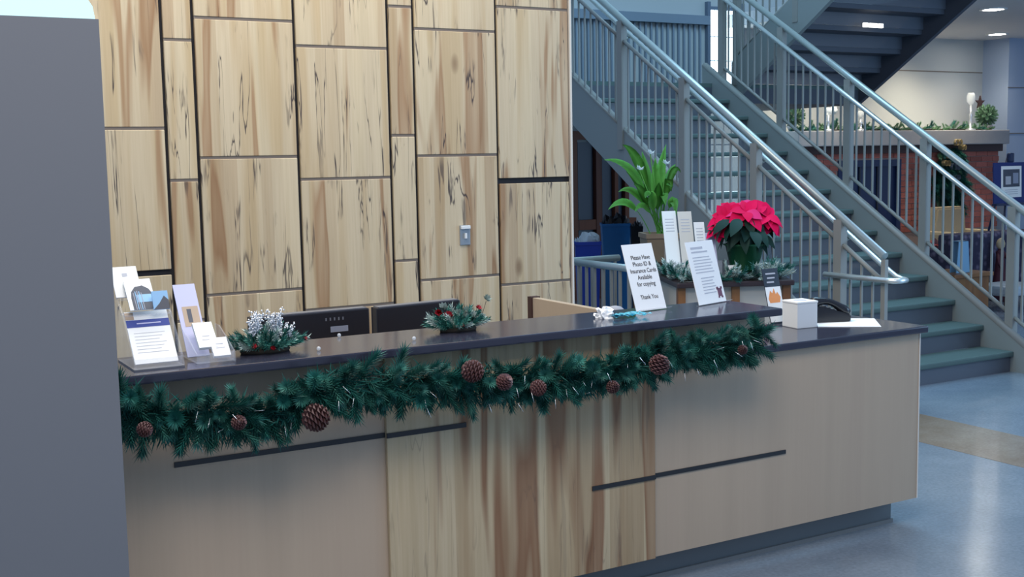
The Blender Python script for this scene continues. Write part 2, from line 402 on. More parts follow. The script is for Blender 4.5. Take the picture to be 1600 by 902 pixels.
for k in (.33, .66): part('door_bar', box(newbm(), (hx0+.08+(hx1-hx0-.16)*k-.012, YF, .26), (hx0+.08+(hx1-hx0-.16)*k+.012, YF+.02, hz-.09)), 'hearth_black', g)

def downlight(P, label, power):
    t = thing('downlight', label, 'ceiling light', P, group='recessed downlights')
    b = newbm(); lathe(b, [(.155, 0), (.155, -.012), (.115, -.012), (.115, -.002)], P, 24, caps=False); part('trim_ring', b, 'lamp_trim', t)
    b = newbm(); lathe(b, [(.115, -.004), (.115, -.006)], P, 24); part('lens', b, 'lamp_glow', t)
    l = bpy.data.lights.new('downlight_lamp', 'SPOT'); l.energy = power; l.spot_size = 2.2; l.spot_blend = .8; l.color = (1, .92, .78); l.shadow_soft_size = .1
    o = bpy.data.objects.new('downlight_lamp', l); COL.objects.link(o); o.parent = t; o.location = (0, 0, -.03)
downlight(onz(1552, 14, 3.34), 'recessed ceiling downlight nearer the top edge of the photo', 50)
downlight(onz(1558, 53, 3.34), 'recessed ceiling downlight nearer the fireplace wall', 60)
l = bpy.data.lights.new('mantel_wash_lamp', 'SPOT'); l.energy = 150; l.spot_size = 1.9; l.spot_blend = 1; l.color = (1, .88, .66); l.shadow_soft_size = .15
o = bpy.data.objects.new('mantel_wash_lamp', l); COL.objects.link(o); o.location = (13.3, 10.9, 3.25); o.rotation_euler = (math.radians(24), 0, 0)
l = bpy.data.lights.new('mantel_wash_lamp', 'SPOT'); l.energy = 110; l.spot_size = 2.1; l.spot_blend = 1; l.color = (1, .88, .66); l.shadow_soft_size = .15
o = bpy.data.objects.new('mantel_wash_lamp', l); COL.objects.link(o); o.location = (11.2, 10.9, 2.15+.9); o.rotation_euler = (math.radians(26), 0, 0)

# ------------------------------------------------------------------ stairs
RISE, RUN, Y0 = .1755, .2795, 5.908
SL = RISE/RUN
def nose(Y): return .163 + (Y-Y0)*SL            # height of the line through the nosings
XL, XRR = 6.10, 7.86
t = thing('staircase', 'wide blue-grey staircase with green carpet treads rising behind the desk', 'staircase', ((XL+XRR)/2, Y0, 0))
st1 = t
me_tread = tomesh(bbox((XL+.002, 0, -.042), (XRR-.002, RUN+.035, 0), .012, 2), 'tread', 'tread_carpet')
me_riser = tomesh(box(newbm(), (XL+.004, .03, -RISE+.001), (XRR-.004, .042, -.043)), 'riser', 'riser_glass')
for i in range(14):
    z = .163 + i*RISE; Y = Y0 + i*RUN
    if i < 13: inst('tread', me_tread, t, Matrix.Translation((0, Y, z)))
    inst('riser', me_riser, t, Matrix.Translation((0, Y, z)))
def stringer(name, x0, x1, y0, y1, a, c, parent, m='stair_paint'):
    prism_b = newbm(); zb0 = max(0, nose(y0)+c)
    poly = [(y0, 0), (y0, nose(y0)+a), (y1, nose(y1)+a), (y1, nose(y1)+c), (y0+max(0, -(nose(y0)+c))/SL, 0)]
    prism(prism_b, poly, 'x', x0, x1); return part(name, prism_b, m, parent)
stringer('stringer', XL-.06, XL, Y0-.12, 9.7, .125, -.30, t)
stringer('stringer', XRR, XRR+.06, Y0-.30, 9.7, .085, -.30, t)
part('stringer_cap', tube(newbm(), [(XRR+.03, Y0-.3, nose(Y0-.3)+.095), (XRR+.03, 9.7, nose(9.7)+.095)], .035, 6), 'rail_paint', t)
part('stringer_cap', tube(newbm(), [(XL-.03, Y0-.12, nose(Y0-.12)+.135), (XL-.03, 9.7, nose(9.7)+.135)], .035, 6), 'rail_paint', t)
ZL = .163+13*RISE
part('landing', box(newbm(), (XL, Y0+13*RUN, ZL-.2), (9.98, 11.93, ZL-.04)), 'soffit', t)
part('landing_carpet', box(newbm(), (XL, Y0+13*RUN, ZL-.04), (9.98, 11.93, ZL)), 'tread_carpet', t)

def railing(name, label, X, side, ytop, ylow, bot, posts, nf=nose, slope=SL, top=1.08, sub=.905, hand=.945, loop=False, hand_on=True):
    t = thing(name, label, 'railing', (X, posts[0], 0), group='stair railings')
    s = 1 if ytop > ylow else -1
    part('top_rail', tube(newbm(), [(X, ylow, nf(ylow)+top), (X, ytop, nf(ytop)+top)], .029, 12), 'satin_steel', t, 'round satin steel top rail')
    pb = tomesh(bbox((-.03, -.036, 0), (.03, .036, 1), 0), 'post', 'rail_paint')
    for Y in posts:
        z0 = 0 if Y < Y0 else nf(Y)-.05; k = .5 if Y < Y0-.2 else 1
        inst('post', pb, t, Matrix.Translation((X, Y, z0)) @ Matrix.Diagonal((k, k, nf(Y)+top-.02-z0, 1)))
    ps = sorted(posts)
    bb = tomesh(box(newbm(), (-.007, -.007, 0), (.007, .007, sub-bot)), 'baluster', 'rail_paint')
    for a, c in zip(ps, ps[1:]):
        if c-a < .25: continue
        for kind, of, r in (('upper_rail', sub, .017), ('bottom_rail', bot, .016)):
            part(kind, tube(newbm(), [(X, a+.036, nf(a+.036)+of), (X, c-.036, nf(c-.036)+of)], r, 6), 'rail_paint', t)
        n = max(1, round((c-a)/.099)-1)
        for k in range(1, n+1):
            Y = a+(c-a)*k/(n+1); inst('baluster', bb, t, Matrix.Translation((X, Y, nf(Y)+bot)))
    if hand_on:
        XH = X+side*.085
        pts = [(XH, ytop, nf(ytop)+hand), (XH, ylow+.02, nf(ylow+.02)+hand)]
        if loop:
            z = .872
            yl = Y0+(z-hand-.163)/SL
            pts = [(XH, ytop, nf(ytop)+hand), (XH, yl+.06, z+.045), (XH, yl, z+.012), (XH, yl-.05, z), (XH, 5.47, z), (XH-.02, 5.435, z), (XH-.08, 5.425, z), (XH-.13, 5.44, z), (X-.045, 5.50, z), (X-.05, 5.6, z), (X-.05, 6.06, z)]
        part('handrail', tube(newbm(), pts, .0195, 10), 'steel', t, 'bright polished steel handrail')
        for Y in posts:
            if Y > Y0: part('bracket', tube(newbm(), [(X, Y, nf(Y)+hand-.06), (XH, Y, nf(Y)+hand-.02)], .009, 5), 'steel', t)
    return t
PL = [5.56] + [5.963+.867*k for k in range(5)]
railing('stair_railing', 'steel stair railing on the side of the desk, ending in a loop', 6.05, 1, 9.55, 5.56, .14, PL, loop=True)
PR = [5.15] + [5.998+.867*k for k in range(5)]
railing('stair_railing', 'steel stair railing on the far side of the steps, before the fireplace', 7.93, -1, 9.55, 5.15, .215, PR)

# upper flight, turning back above the landing
XA, XB = 8.17, 9.98
Y1 = Y0+13*RUN
def nose2(Y): return ZL + (Y1-Y)*SL
t = thing('staircase', 'upper stair flight seen from below, climbing toward the ceiling', 'staircase', ((XA+XB)/2, Y1, ZL))
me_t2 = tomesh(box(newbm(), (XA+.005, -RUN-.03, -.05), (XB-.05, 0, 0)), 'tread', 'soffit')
me_r2 = tomesh(box(newbm(), (XA+.005, -.045, -RISE), (XB-.05, -.035, -.05)), 'riser', 'riser_glass')
for i in range(1, 13):
    z = ZL+i*RISE; Y = Y1-(i-1)*RUN
    inst('tread', me_t2, t, Matrix.Translation((0, Y, z))); inst('riser', me_r2, t, Matrix.Translation((0, Y, z)))
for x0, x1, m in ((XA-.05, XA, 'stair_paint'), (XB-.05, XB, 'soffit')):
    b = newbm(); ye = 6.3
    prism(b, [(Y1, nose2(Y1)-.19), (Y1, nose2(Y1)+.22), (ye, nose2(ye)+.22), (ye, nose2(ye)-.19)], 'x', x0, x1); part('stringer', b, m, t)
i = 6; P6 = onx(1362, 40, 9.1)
for dx, hw in ((-.105, .03), (0, .055), (.105, .03)): part('glint_block', bbox((P6.x+dx-hw, P6.y-.03, P6.z-.022), (P6.x+dx+hw, P6.y-.005, P6.z+.022), .006), 'glint_glow', t, 'small white glowing block standing in for a bright reflection')  # added glowing blocks imitate a bright reflection under the flight
railing('stair_railing', 'railing of the upper stair flight at the top of the photo', XA-.025, 1, 6.3, Y1, .24, [Y1-.05-.867*k for k in range(4)], nf=nose2, hand_on=False)

# low guard rail beside the wood wall
t = thing('guard_rail', 'low white metal guard rail beside the wood wall end', 'railing', (4.72, 7.0, 0))
GX, GY0, GY1, GZ = 4.70, 6.32, 7.35, .955
part('top_rail', tube(newbm(), [(GX, GY0, GZ), (GX, GY1, GZ), (GX+.45, GY1, GZ)], .026, 8), 'satin_steel', t)
part('bottom_rail', tube(newbm(), [(GX, GY0, .12), (GX, GY1, .12), (GX+.45, GY1, .12)], .018, 6), 'rail_paint', t)
mb = tomesh(box(newbm(), (-.009, -.009, .12), (.009, .009, GZ-.01)), 'baluster', 'rail_paint')
for k in range(9): inst('baluster', mb, t, Matrix.Translation((GX, GY0+.06+k*.105, 0)))
for k in range(4): inst('baluster', mb, t, Matrix.Translation((GX+.1+k*.105, GY1, 0)))
for Y in (GY0, GY1): part('post', box(newbm(), (GX-.025, Y-.025, 0), (GX+.025, Y+.025, GZ-.01)), 'rail_paint', t)

# ------------------------------------------------------------------ reception desk
YD, XD = 3.68, 4.238
t = thing('reception_desk', 'long tan reception desk with a maple centre panel', 'desk', (2.4, 3.9, 0)); desk = t
xw0, xw1 = ony(607, 780, YD-.016).x, ony(1024, 780, YD-.016).x
XE = 3.31
part('front_panel', bbox((.62, YD, .13), (xw0+.03, YD+.04, 1.06), .002, 1), 'laminate', t, 'plain tan front panel, left of the maple')
b = newbm(); prism(b, [(xw1-.03, .13), (XD, .13), (XD, .90), (XE, .90), (XE, 1.06), (xw1-.03, 1.06)], 'y', YD, YD+.04)
part('front_panel', b, 'laminate', t, 'plain tan front panel, right of the maple')
part('centre_panel', bbox((xw0, YD-.018, .13), (xw1, YD, 1.06), .002, 1), 'desk_maple', t, 'figured maple centre panel')
part('end_panel', box(newbm(), (XD-.03, YD+.04, .13), (XD, 4.12, .90)), 'laminate', t)
part('edge_band', box(newbm(), (XD-.004, YD-.003, .13), (XD+.002, YD+.04, .90)), 'paper_cream', t)
part('plinth', box(newbm(), (.62, YD+.10, .0), (4.18, 4.05, .13)), 'plinth', t, 'grey recessed plinth')
part('plinth_base_strip', box(newbm(), (.62, YD+.088, 0), (4.182, YD+.10, .018)), 'plinth_edge', t)
# black inlay strips
def inlay(xa, xb, za, zb, y): part('inlay_strip', box(newbm(), (xa, y-.004, min(za, zb)-.0085), (xb, y+.003, max(za, zb)+.0085)), 'inlay_black', t)
a = ony(272, 728, YD); c = ony(728, 663, YD-.018); zu = (a.z+c.z)/2
inlay(a.x, xw0, zu, zu, YD); inlay(xw0, c.x, zu, zu, YD-.018)
a = ony(925, 762.5, YD-.018); c = ony(1227, 707, YD); zl = (a.z+c.z)/2
inlay(a.x, xw1, zl, zl, YD-.018); inlay(xw1, c.x, zl, zl, YD)
part('work_surface', box(newbm(), (.66, YD+.04, .72), (3.38, 4.62, .75)), 'laminate', t)
solo('quartz_counter', bbox((.652, 3.597, 1.06), (3.333, 3.975, 1.091), .006, 2), 'quartz', 'raised dark quartz counter top with displays and signs on it', 'counter')
b = bbox((3.0, 3.652, .90), (4.262, 4.13, .931), .006, 2)
solo('quartz_counter', b, 'quartz', 'lower dark quartz counter top holding phone and paper', 'counter')
t = thing('side_partition', 'low tan partition running from the wood wall toward the desk', 'partition', (3.43, 5.0, 0))
part('panel', bbox((3.41, 4.3, 0), (3.45, 5.72, .93), .003), 'laminate', t)
part('end_cap', box(newbm(), (3.40, 5.72, 0), (3.46, 5.76, .935)), 'brown_dark', t)

# ------------------------------------------------------------------ flat printed things
def text_mesh(body, size, m, align='CENTER'):
    cu = bpy.data.curves.new('lettering', 'FONT'); cu.body = body; cu.size = size; cu.align_x = align; cu.align_y = 'CENTER'; cu.extrude = .0002; cu.offset = size*.006
    o = bpy.data.objects.new('lettering', cu); COL.objects.link(o)
    dg = bpy.context.evaluated_depsgraph_get(); me = bpy.data.meshes.new_from_object(o.evaluated_get(dg))
    bpy.data.objects.remove(o); bpy.data.curves.remove(cu); me.materials.clear(); me.materials.append(MATS[m]); me.name = 'lettering'; return me
def card(name, label, cat, P, w, h, lean, rot, m, th=.002, group=None):
    o = bpy.data.objects.new(name, tomesh(box(newbm(), (-w/2, -th/2, 0), (w/2, th/2, h)), name, m)); COL.objects.link(o)
    o.location = P; o.rotation_euler = (-math.radians(lean), 0, math.radians(rot)); o['th'] = th
    del o['th']; return tag(o, label, cat, group)
def patch(c, name, x0, x1, z0, z1, m, y=-.0016, label=None):
    return lpart(name, box(newbm(), (x0, y-.0004, z0), (x1, y, z1)), m, c, label)
def lettering(c, s, x, z, size, m='ink', y=-.0016, sx=.82):
    o = bpy.data.objects.new('lettering', text_mesh(s, size, m)); COL.objects.link(o); o.parent = c
    o.matrix_local = Matrix.Translation((x, y, z)) @ Matrix.Rotation(PI/2, 4, 'X') @ Matrix.Diagonal((sx, 1, 1, 1)); return o

def sign_holder(c, w):
    lpart('acrylic_foot', box(newbm(), (-w/2-.004, -.03, -.002), (w/2+.004, .07, .001)), 'acrylic', c, 'clear acrylic foot')
s1 = card('counter_sign', 'white counter sign asking for photo ID and insurance cards', 'sign', (2.865, 3.86, 1.094), .168, .28, 18.6, 7, 'paper')
for s, z in (('Please Have', .222), ('Photo ID &', .194), ('Insurance Cards', .166), ('Available', .138), ('for copying', .110), ('Thank You', .055)):
    lettering(s1, s, .004, z, .0255, sx=.86)
sign_holder(s1, .168)
s2 = card('counter_sign', 'white counter sign with small print and a plum picture in its corner', 'sign', (3.201, 3.88, 1.094), .20, .271, 16, 16, 'paper')
patch(s2, 'print_line', -.07, .015, .238, .247, 'ink_grey'); patch(s2, 'print_line', -.07, .045, .222, .228, 'ink_grey')
for k in range(6): patch(s2, 'print_line', -.07, .05+.02*((k*7) % 3)/3, .200-k*.013, .2035-k*.013, 'ink_grey')
for k in range(6): patch(s2, 'print_line', -.045, .05-.02*((k*5) % 3)/3, .110-k*.013, .1135-k*.013, 'ink_grey')
b = newbm(); 
for x0, x1, z0, z1 in ((.052, .082, .025, .06), (.047, .062, .055, .066), (.075, .088, .056, .066), (.05, .06, .018, .026), (.072, .085, .018, .026)): box(b, (x0, -.0021, z0), (x1, -.0017, z1))
lpart('emblem', b, 'plum_print', s2, 'plum coloured picture')
sign_holder(s2, .20)

# brochure racks at the partition end of the counter
BR = 'brochures in the racks on the counter'
A = card('brochure', 'white brochure with a dark blue band at the front of its rack', 'brochure', (.841, 3.70, 1.106), .133, .196, 40.5, 0, 'paper', .004, BR)
patch(A, 'blue_band', -.0665, .0665, .135, .163, 'ink_blue', -.0022); patch(A, 'photo_corner', -.0665, -.04, .165, .192, 'photo_tan', -.0022)
for k in range(7): patch(A, 'print_line', -.05, .045-.01*(k % 3), .112-k*.012, .1135-k*.012, 'ink_grey', -.0022)
patch(A, 'print_line', -.035, .04, .147, .151, 'paper_lilac', -.0027)
B = card('brochure', 'brochure with an arched building photo, second row of the rack', 'brochure', (.832, 3.80, 1.263), .084, .128, 46, 0, 'paper', .004, BR)
b = newbm(); prism(b, [(-.03, .0), (.04, .0), (.04, .06), (.03, .085), (.012, .10), (-.012, .095), (-.026, .075), (-.03, .05)], 'y', -.0026, -.0022); lpart('photo', b, 'photo_dark', B)
patch(B, 'photo_sky', -.012, .04, .03, .062, 'photo_sky', -.0027)
for k in range(5): patch(B, 'photo_column', -.022+.006*k, -.0195+.006*k, .0, .07+.008*math.sin(k*.8), 'photo_sky' if k % 2 else 'silver_plate', -.0030)
B2 = card('brochure', 'small blue landscape brochure beside the arched building photo', 'brochure', (.884, 3.785, 1.262), .05, .062, 25, 0, 'photo_sky', .004, BR)
b = newbm(); prism(b, [(-.025, 0), (.025, 0), (.025, .03), (.012, .045), (-.005, .02)], 'y', -.0026, -.0022); lpart('photo', b, 'photo_dark', B2)
Cc = card('brochure', 'plain white brochure at the very back and top of its rack', 'brochure', (.802, 3.86, 1.30), .082, .122, 42, 0, 'paper', .004, BR)
patch(Cc, 'crest', -.008, .008, .082, .095, 'ink_grey', -.0022)
t = thing('brochure_rack', 'clear tiered brochure rack next to the grey partition', 'rack', (.84, 3.78, 1.091))
b = newbm(); prism(b, [(3.665, 1.097), (3.90, 1.097), (3.93, 1.31), (3.90, 1.31), (3.80, 1.25), (3.68, 1.13)], 'x', .764, .770); part('side_panel', b, 'acrylic', t)
b = newbm(); prism(b, [(3.665, 1.097), (3.90, 1.097), (3.93, 1.31), (3.90, 1.31), (3.80, 1.25), (3.68, 1.13)], 'x', .912, .918); part('side_panel', b, 'acrylic', t)
part('front_lip', box(newbm(), (.770, 3.672, 1.092), (.912, 3.677, 1.125)), 'acrylic', t)
part('base', box(newbm(), (.764, 3.665, 1.091), (.918, 3.90, 1.0955)), 'monitor_edge', t)
part('shelf', box(newbm(), (.770, 3.79, 1.245), (.912, 3.86, 1.25)), 'acrylic', t)
part('shelf', box(newbm(), (.770, 3.85, 1.29), (.912, 3.92, 1.295)), 'acrylic', t)
D = card('brochure', 'tall lilac brochure with a photo of people in the narrow rack', 'brochure', (.993, 3.78, 1.10), .072, .27, 35, 0, 'paper_lilac', .004, BR)
patch(D, 'photo', -.022, .03, .11, .185, 'photo_tan', -.0022); patch(D, 'photo', -.008, .006, .125, .175, 'photo_dark', -.0027)
E_ = card('business_card_stack', 'stack of white cards standing in the narrow rack', 'cards', (1.008, 3.71, 1.135), .062, .105, 48, 0, 'paper', .012, 'cards in the narrow rack')
F_ = card('business_card_stack', 'lowest stack of white cards at the front of the narrow rack', 'cards', (1.043, 3.685, 1.108), .055, .072, 44, 0, 'paper', .012, 'cards in the narrow rack')
for c in (E_, F_): patch(c, 'print_line', -.012, .012, .045, .048, 'ink_grey', -.0066); patch(c, 'print_line', -.015, .015, .03, .032, 'ink_grey', -.0066)
t = thing('brochure_rack', 'narrow clear leaflet rack with lilac back beside the evergreen arrangement', 'rack', (1.02, 3.75, 1.091))
for x in (.955, 1.075):
    b = newbm(); prism(b, [(3.66, 1.097), (3.86, 1.097), (3.875, 1.19), (3.83, 1.19), (3.76, 1.165), (3.665, 1.125)], 'x', x, x+.004); part('side_panel', b, 'acrylic', t)
part('base', box(newbm(), (.955, 3.66, 1.091), (1.079, 3.86, 1.096)), 'acrylic', t)
part('front_lip', box(newbm(), (.959, 3.662, 1.096), (1.075, 3.666, 1.125)), 'acrylic', t)

# ------------------------------------------------------------------ monitors, phone, tissue box, papers
def monitor(name, label, px0, px1, Y, rz, plate):
    a = ony(px0[0], px0[1], Y); c = ony(px1[0], px1[1], Y); W = (c-a).length; cx = (a.x+c.x)/2; zt = (a.z+c.z)/2
    t = thing(name, label, 'monitor', (cx, Y, .75), rz, 'monitors behind the counter')
    H = .33
    lpart('housing', bbox((-W/2, -.03, zt-.75-H), (W/2, .012, zt-.75), .006), 'monitor_black', t)
    lpart('bezel', bbox((-W/2, .012, zt-.75-H), (W/2, .022, zt-.75), .003), 'monitor_black', t)
    lpart('screen', box(newbm(), (-W/2+.018, .0215, zt-.75-H+.02), (W/2-.018, .0235, zt-.75-.018)), 'photo_sky', t)
    lpart('top_edge', box(newbm(), (-W/2+.01, -.028, zt-.752), (W/2-.01, .018, zt-.747)), 'monitor_edge', t)
    lpart('stand', tube(newbm(), [(0, -.05, .015), (0, -.05, zt-.75-.16)], .022, 10), 'monitor_black', t)
    lpart('foot', lathe(newbm(), [(.12, 0), (.12, .008), (.03, .018)], (0, -.04, 0), 24), 'monitor_black', t)
    if plate:
        lpart('rating_plate', bbox((.075, -.034, zt-.75-.085), (.15, -.030, zt-.75-.062), .001), 'silver_plate', t)
        b = newbm()
        for k in range(5): box(b, (.055+.018*k, -.0315, zt-.75-.038), (.061+.018*k, -.030, zt-.75-.026))
        lpart('vent_marks', b, 'monitor_edge', t)
    return t
monitor('monitor', 'black monitor seen from behind, with a silver plate', (388, 494), (573, 482), 4.42, math.radians(1), True)
monitor('monitor', 'black monitor seen from behind, beside the berry arrangement', (580, 483), (717, 465), 4.48, math.radians(6), False)
c = ony(961, 478, 4.3)
t = thing('desk_speaker', 'grey round-topped speaker peeking over the raised counter', 'speaker', (c.x, 4.3, .75))
b = newbm(); lathe(b, [(.05, 0), (.055, .01), (.055, c.z-.80), (.045, c.z-.77), (.028, c.z-.755), (.008, c.z-.75)], (c.x, 4.3, .75), 20); part('body', b, 'chair_grey', t)
b = newbm(); lathe(b, [(.06, .0), (.06, .012)], (c.x, 4.3, .75), 20); part('foot', b, 'phone_black', t)

t = thing('tissue_box', 'white cube tissue box on the lower counter', 'tissue box', (3.79, 3.98, .931), math.radians(-6))
lpart('carton', bbox((-.056, -.056, 0), (.056, .056, .118), .004), 'white_plastic', t)
lpart('top_panel', bbox((-.058, -.058, .112), (.058, .058, .122), .003), 'tissue', t)
lpart('opening', lathe(newbm(), [(.03, .122), (.03, .1232)], (0, 0, 0), 18), 'ink_grey', t)
t = thing('desk_phone', 'black desk phone beside the tissue box', 'phone', (4.02, 4.07, .931), math.radians(-20))
b = newbm(); prism(b, [(-.10, 0), (.10, 0), (.10, .035), (-.03, .075), (-.10, .085)], 'y', -.095, .095)
bmesh.ops.bevel(b, geom=b.edges[:], offset=.006, segments=2, affect='EDGES'); lpart('body', b, 'phone_black', t)
b = newbm()
tube(b, [(-.085+.02*k, -.062, .092+.030*math.sin(PI*k/9)-.006*k) for k in range(10)], [.022, .026, .02, .017, .016, .016, .017, .02, .026, .022], 10); lpart('handset', b, 'phone_black', t)
for i in range(4):
    for j in range(3): lpart('key', bbox((.0+.022*i, -.01+.026*j, .066-.0085*i-.003), (.014+.022*i, .008+.026*j, .073-.0085*i-.002), .001, 1), 'phone_grey', t)
lpart('display', box(newbm(), (-.075, .0, .082), (-.035, .075, .0845)), 'silver_plate', t)
pc = [onz(*q, .932) for q in ((1273, 498), (1366, 498), (1377, 511), (1278, 511))]
b = newbm(); prism(b, [(v.x, v.y) for v in pc], 'z', .9315, .9335)
solo('paper_sheet', b, 'paper', 'white paper sheet lying flat on the lower counter', 'paper')
Fc = card('table_card', 'small dark card with an orange flame photo behind the tissue box', 'card', (3.760, 4.085, .934), .095, .262, 15, 0, 'hearth_black', .003)
patch(Fc, 'photo', -.046, .046, .01, .175, 'paper', -.0018); b = newbm(); prism(b, [(-.03, .10), (.03, .10), (.038, .125), (.022, .15), (.012, .14), (.004, .168), (-.008, .145), (-.02, .158), (-.036, .12)], 'y', -.0026, -.0021); lpart('flame', b, 'photo_orange', Fc)
for k in range(3): patch(Fc, 'print_line', -.03+.006*(k % 2), .03-.008*k, .234-.02*k, .241-.02*k, 'ink_grey', -.0019)
t = thing('crumpled_wrapper', 'crumpled white tissue and teal plastic film on the raised counter', 'wrapper', (2.59, 3.80, 1.091))
b = newbm(); bmesh.ops.create_icosphere(b, subdivisions=3, radius=1)
for v in b.verts: v.co = Vector((v.co.x*.036, v.co.y*.03, max(0, v.co.z*.030+.008)))*(1+.35*random.uniform(-1, 1))
lpart('tissue', b, 'tissue', t)
for k in range(5):
    b = newbm(); a = -.9+.45*k; n = 6
    rows = [[b.verts.new((.02+.15*i/n*math.cos(a*.35)+.006*random.uniform(-1, 1), -.04+(j-.5)*.04*(1-.7*i/n)+.05*a*i/n, .004+.014*abs(math.sin(i*1.7+k+j)))) for j in range(2)] for i in range(n+1)]
    for i in range(n): b.faces.new((rows[i][0], rows[i+1][0], rows[i+1][1], rows[i][1]))
    bmesh.ops.solidify(b, geom=b.faces[:], thickness=.001); lpart('film', b, 'teal_film', t)
for (px, py), lb in (((530, 527), 'clear glass bead on the counter before the left monitor'), ((647, 532), 'tiny clear glass bead below the berry arrangement'), ((498, 548), 'clear glass bead at the right foot of the silver arrangement')):
    P = onz(px, py, 1.091); b = newbm(); bmesh.ops.create_uvsphere(b, u_segments=12, v_segments=8, radius=.007)
    for v in b.verts: v.co = v.co + Vector((P.x, P.y, 1.098))
    solo('glass_bead', b, 'glass_clear', lb, 'bead', 'glass beads on the counter')

# ------------------------------------------------------------------ evergreen pieces
def sprig_mesh(name, m, L=.13, n=70, nl=.042, w=.0024, spread=.8):
    b = newbm(); tube(b, [(0, 0, 0), (0, 0, L*.95)], [.003, .0015], 4)
    for k in range(n):
        h = L*(.06+.94*k/n); a = k*2.399; c = Vector((math.cos(a), math.sin(a), 0)); e = random.uniform(.75, 1.1)
        d = (c*spread*(1-.55*h/L) + Vector((0, 0, .75))).normalized(); base = Vector((0, 0, h)); tip = base+d*nl*e; s = d.cross(c).normalized()*w; q = base+d*nl*e*.5
        nn = d.cross(s).normalized()*w*.6
        v0 = b.verts.new(base-s*.5); v1 = b.verts.new(base+s*.5); v2 = b.verts.new(q+s+nn); v3 = b.verts.new(q-s+nn); v4 = b.verts.new(tip)
        b.faces.new((v0, v1, v2, v3)); b.faces.new((v3, v2, v4))
    return tomesh(b, name, m, fix=False)
SPR = [sprig_mesh('sprig', 'needle', .12+.02*i, 130, .066+.006*(i % 2), .0027, .95) for i in range(3)]
SPR_L = [sprig_mesh('sprig', 'needle_light', .12, 125, .064, .0027, .95)]
SPR_P = [sprig_mesh('sprig', 'foliage_pale', .10, 90, .04, .003, 1.0)]
SPR_S = [sprig_mesh('sprig', 'needle', .06, 34, .026, .002), sprig_mesh('sprig', 'needle_light', .06, 34, .026, .002), sprig_mesh('sprig', 'needle_frost', .06, 34, .022, .0026)]
def cone_mesh(name, L=.075, R=.03):
    b = newbm(); lathe(b, [(R*.25, 0), (R*.62, L*.2), (R*.66, L*.5), (R*.4, L*.8), (R*.1, L)], n=10)
    for i in range(9):
        h = L*(.04+.94*i/9); rr = R*math.sin(PI*(.16+.80*i/9))**.7; n = 9
        for k in range(n):
            a = 2*PI*(k+.5*(i % 2))/n; c = Vector((math.cos(a), math.sin(a), 0)); s = Vector((-math.sin(a), math.cos(a), 0))*rr*.36
            p0 = c*rr*.30+Vector((0, 0, h+L*.01)); p1 = c*rr*1.30+Vector((0, 0, h+L*.11)); p2 = c*rr*1.32+Vector((0, 0, h+L*.035))
            vs = [b.verts.new(v) for v in (p0-s*.6, p0+s*.6, p1+s, p1-s, p2)]
            b.faces.new((vs[0], vs[1], vs[2], vs[3])); b.faces.new((vs[3], vs[2], vs[4])); b.faces.new((vs[0], vs[3], vs[4])); b.faces.new((vs[1], vs[4], vs[2]))
    return tomesh(b, name, 'cone_brown', fix=False)
CONE = cone_mesh('pine_cone')

# garland under the counter edge
YG = 3.555
gp = [(188, 628), (215, 645), (260, 655), (320, 652), (370, 654), (420, 650), (470, 625), (520, 606), (580, 605), (640, 602), (700, 600), (770, 600), (840, 598), (910, 590), (970, 580), (1020, 562), (1070, 548), (1120, 545), (1165, 538), (1188, 522)]
G = [ony(px, py, YG) for px, py in gp]
t = thing('garland', 'green pine garland with pine cones hung along the counter front', 'garland', (G[0].x+1.3, YG, .8))
part('stem', tube(newbm(), [p+Vector((0, .035, 0)) for p in G], .009, 6), 'stem_brown', t)
random.seed(11)
tot = sum((b-a).length for a, b in zip(G, G[1:])); NS = 296
def along(s):
    for a, b in zip(G, G[1:]):
        l = (b-a).length
        if s <= l: return a+(b-a)*(s/l)
        s -= l
    return G[-1]
for k in range(NS):
    s = tot*(k+.5)/NS; p = along(s)
    ph = k*2.399+random.uniform(-.5, .5)
    d = Vector((random.uniform(-.8, .8), -abs(random.uniform(.15, .9)), math.sin(ph)*.85-.22))
    if k % 10 == 0: d = Vector((random.uniform(-.3, .3), -.25, -1))
    sc = random.uniform(.46, .70)
    p2 = p+Vector((0, random.uniform(0, .03), random.uniform(-.025, .035)))
    me = SPR_L[0] if random.random() < .3 else random.choice(SPR)
    inst('sprig', me, t, aim(p2, d, random.uniform(0, 6)) @ Matrix.Diagonal((sc*1.1, sc*1.1, sc, 1)))
for px, py, s, d in ((472, 660, 1.15, (1, -.2, .25)), (780, 606, .75, (.3, -.5, .6)), (722, 573, 1.0, (.85, -.35, -.45)), (828, 606, .75, (1, -.3, -.1)), (1024, 585, 1.0, (.3, -.2, .9)), (950, 612, .62, (.5, -.4, .6)), (1155, 552, .5, (.3, -.5, .6)), (362, 665, .6, (.7, -.4, .3)), (214, 668, .6, (.6, -.4, -.2))):
    p = ony(px, py, YG-.075); inst('pine_cone', CONE, t, aim(p, d) @ Matrix.Diagonal((s, s, s, 1)), 'brown pine cone')
b = newbm()
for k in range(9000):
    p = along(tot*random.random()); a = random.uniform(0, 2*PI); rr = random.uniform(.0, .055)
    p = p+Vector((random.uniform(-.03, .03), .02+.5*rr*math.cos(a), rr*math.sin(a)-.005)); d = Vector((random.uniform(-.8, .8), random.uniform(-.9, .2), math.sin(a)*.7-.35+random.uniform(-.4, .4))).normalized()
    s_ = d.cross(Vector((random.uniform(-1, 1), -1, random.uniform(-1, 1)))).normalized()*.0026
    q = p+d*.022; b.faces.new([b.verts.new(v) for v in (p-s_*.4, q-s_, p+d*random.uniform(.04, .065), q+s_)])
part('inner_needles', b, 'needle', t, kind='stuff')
b = newbm()
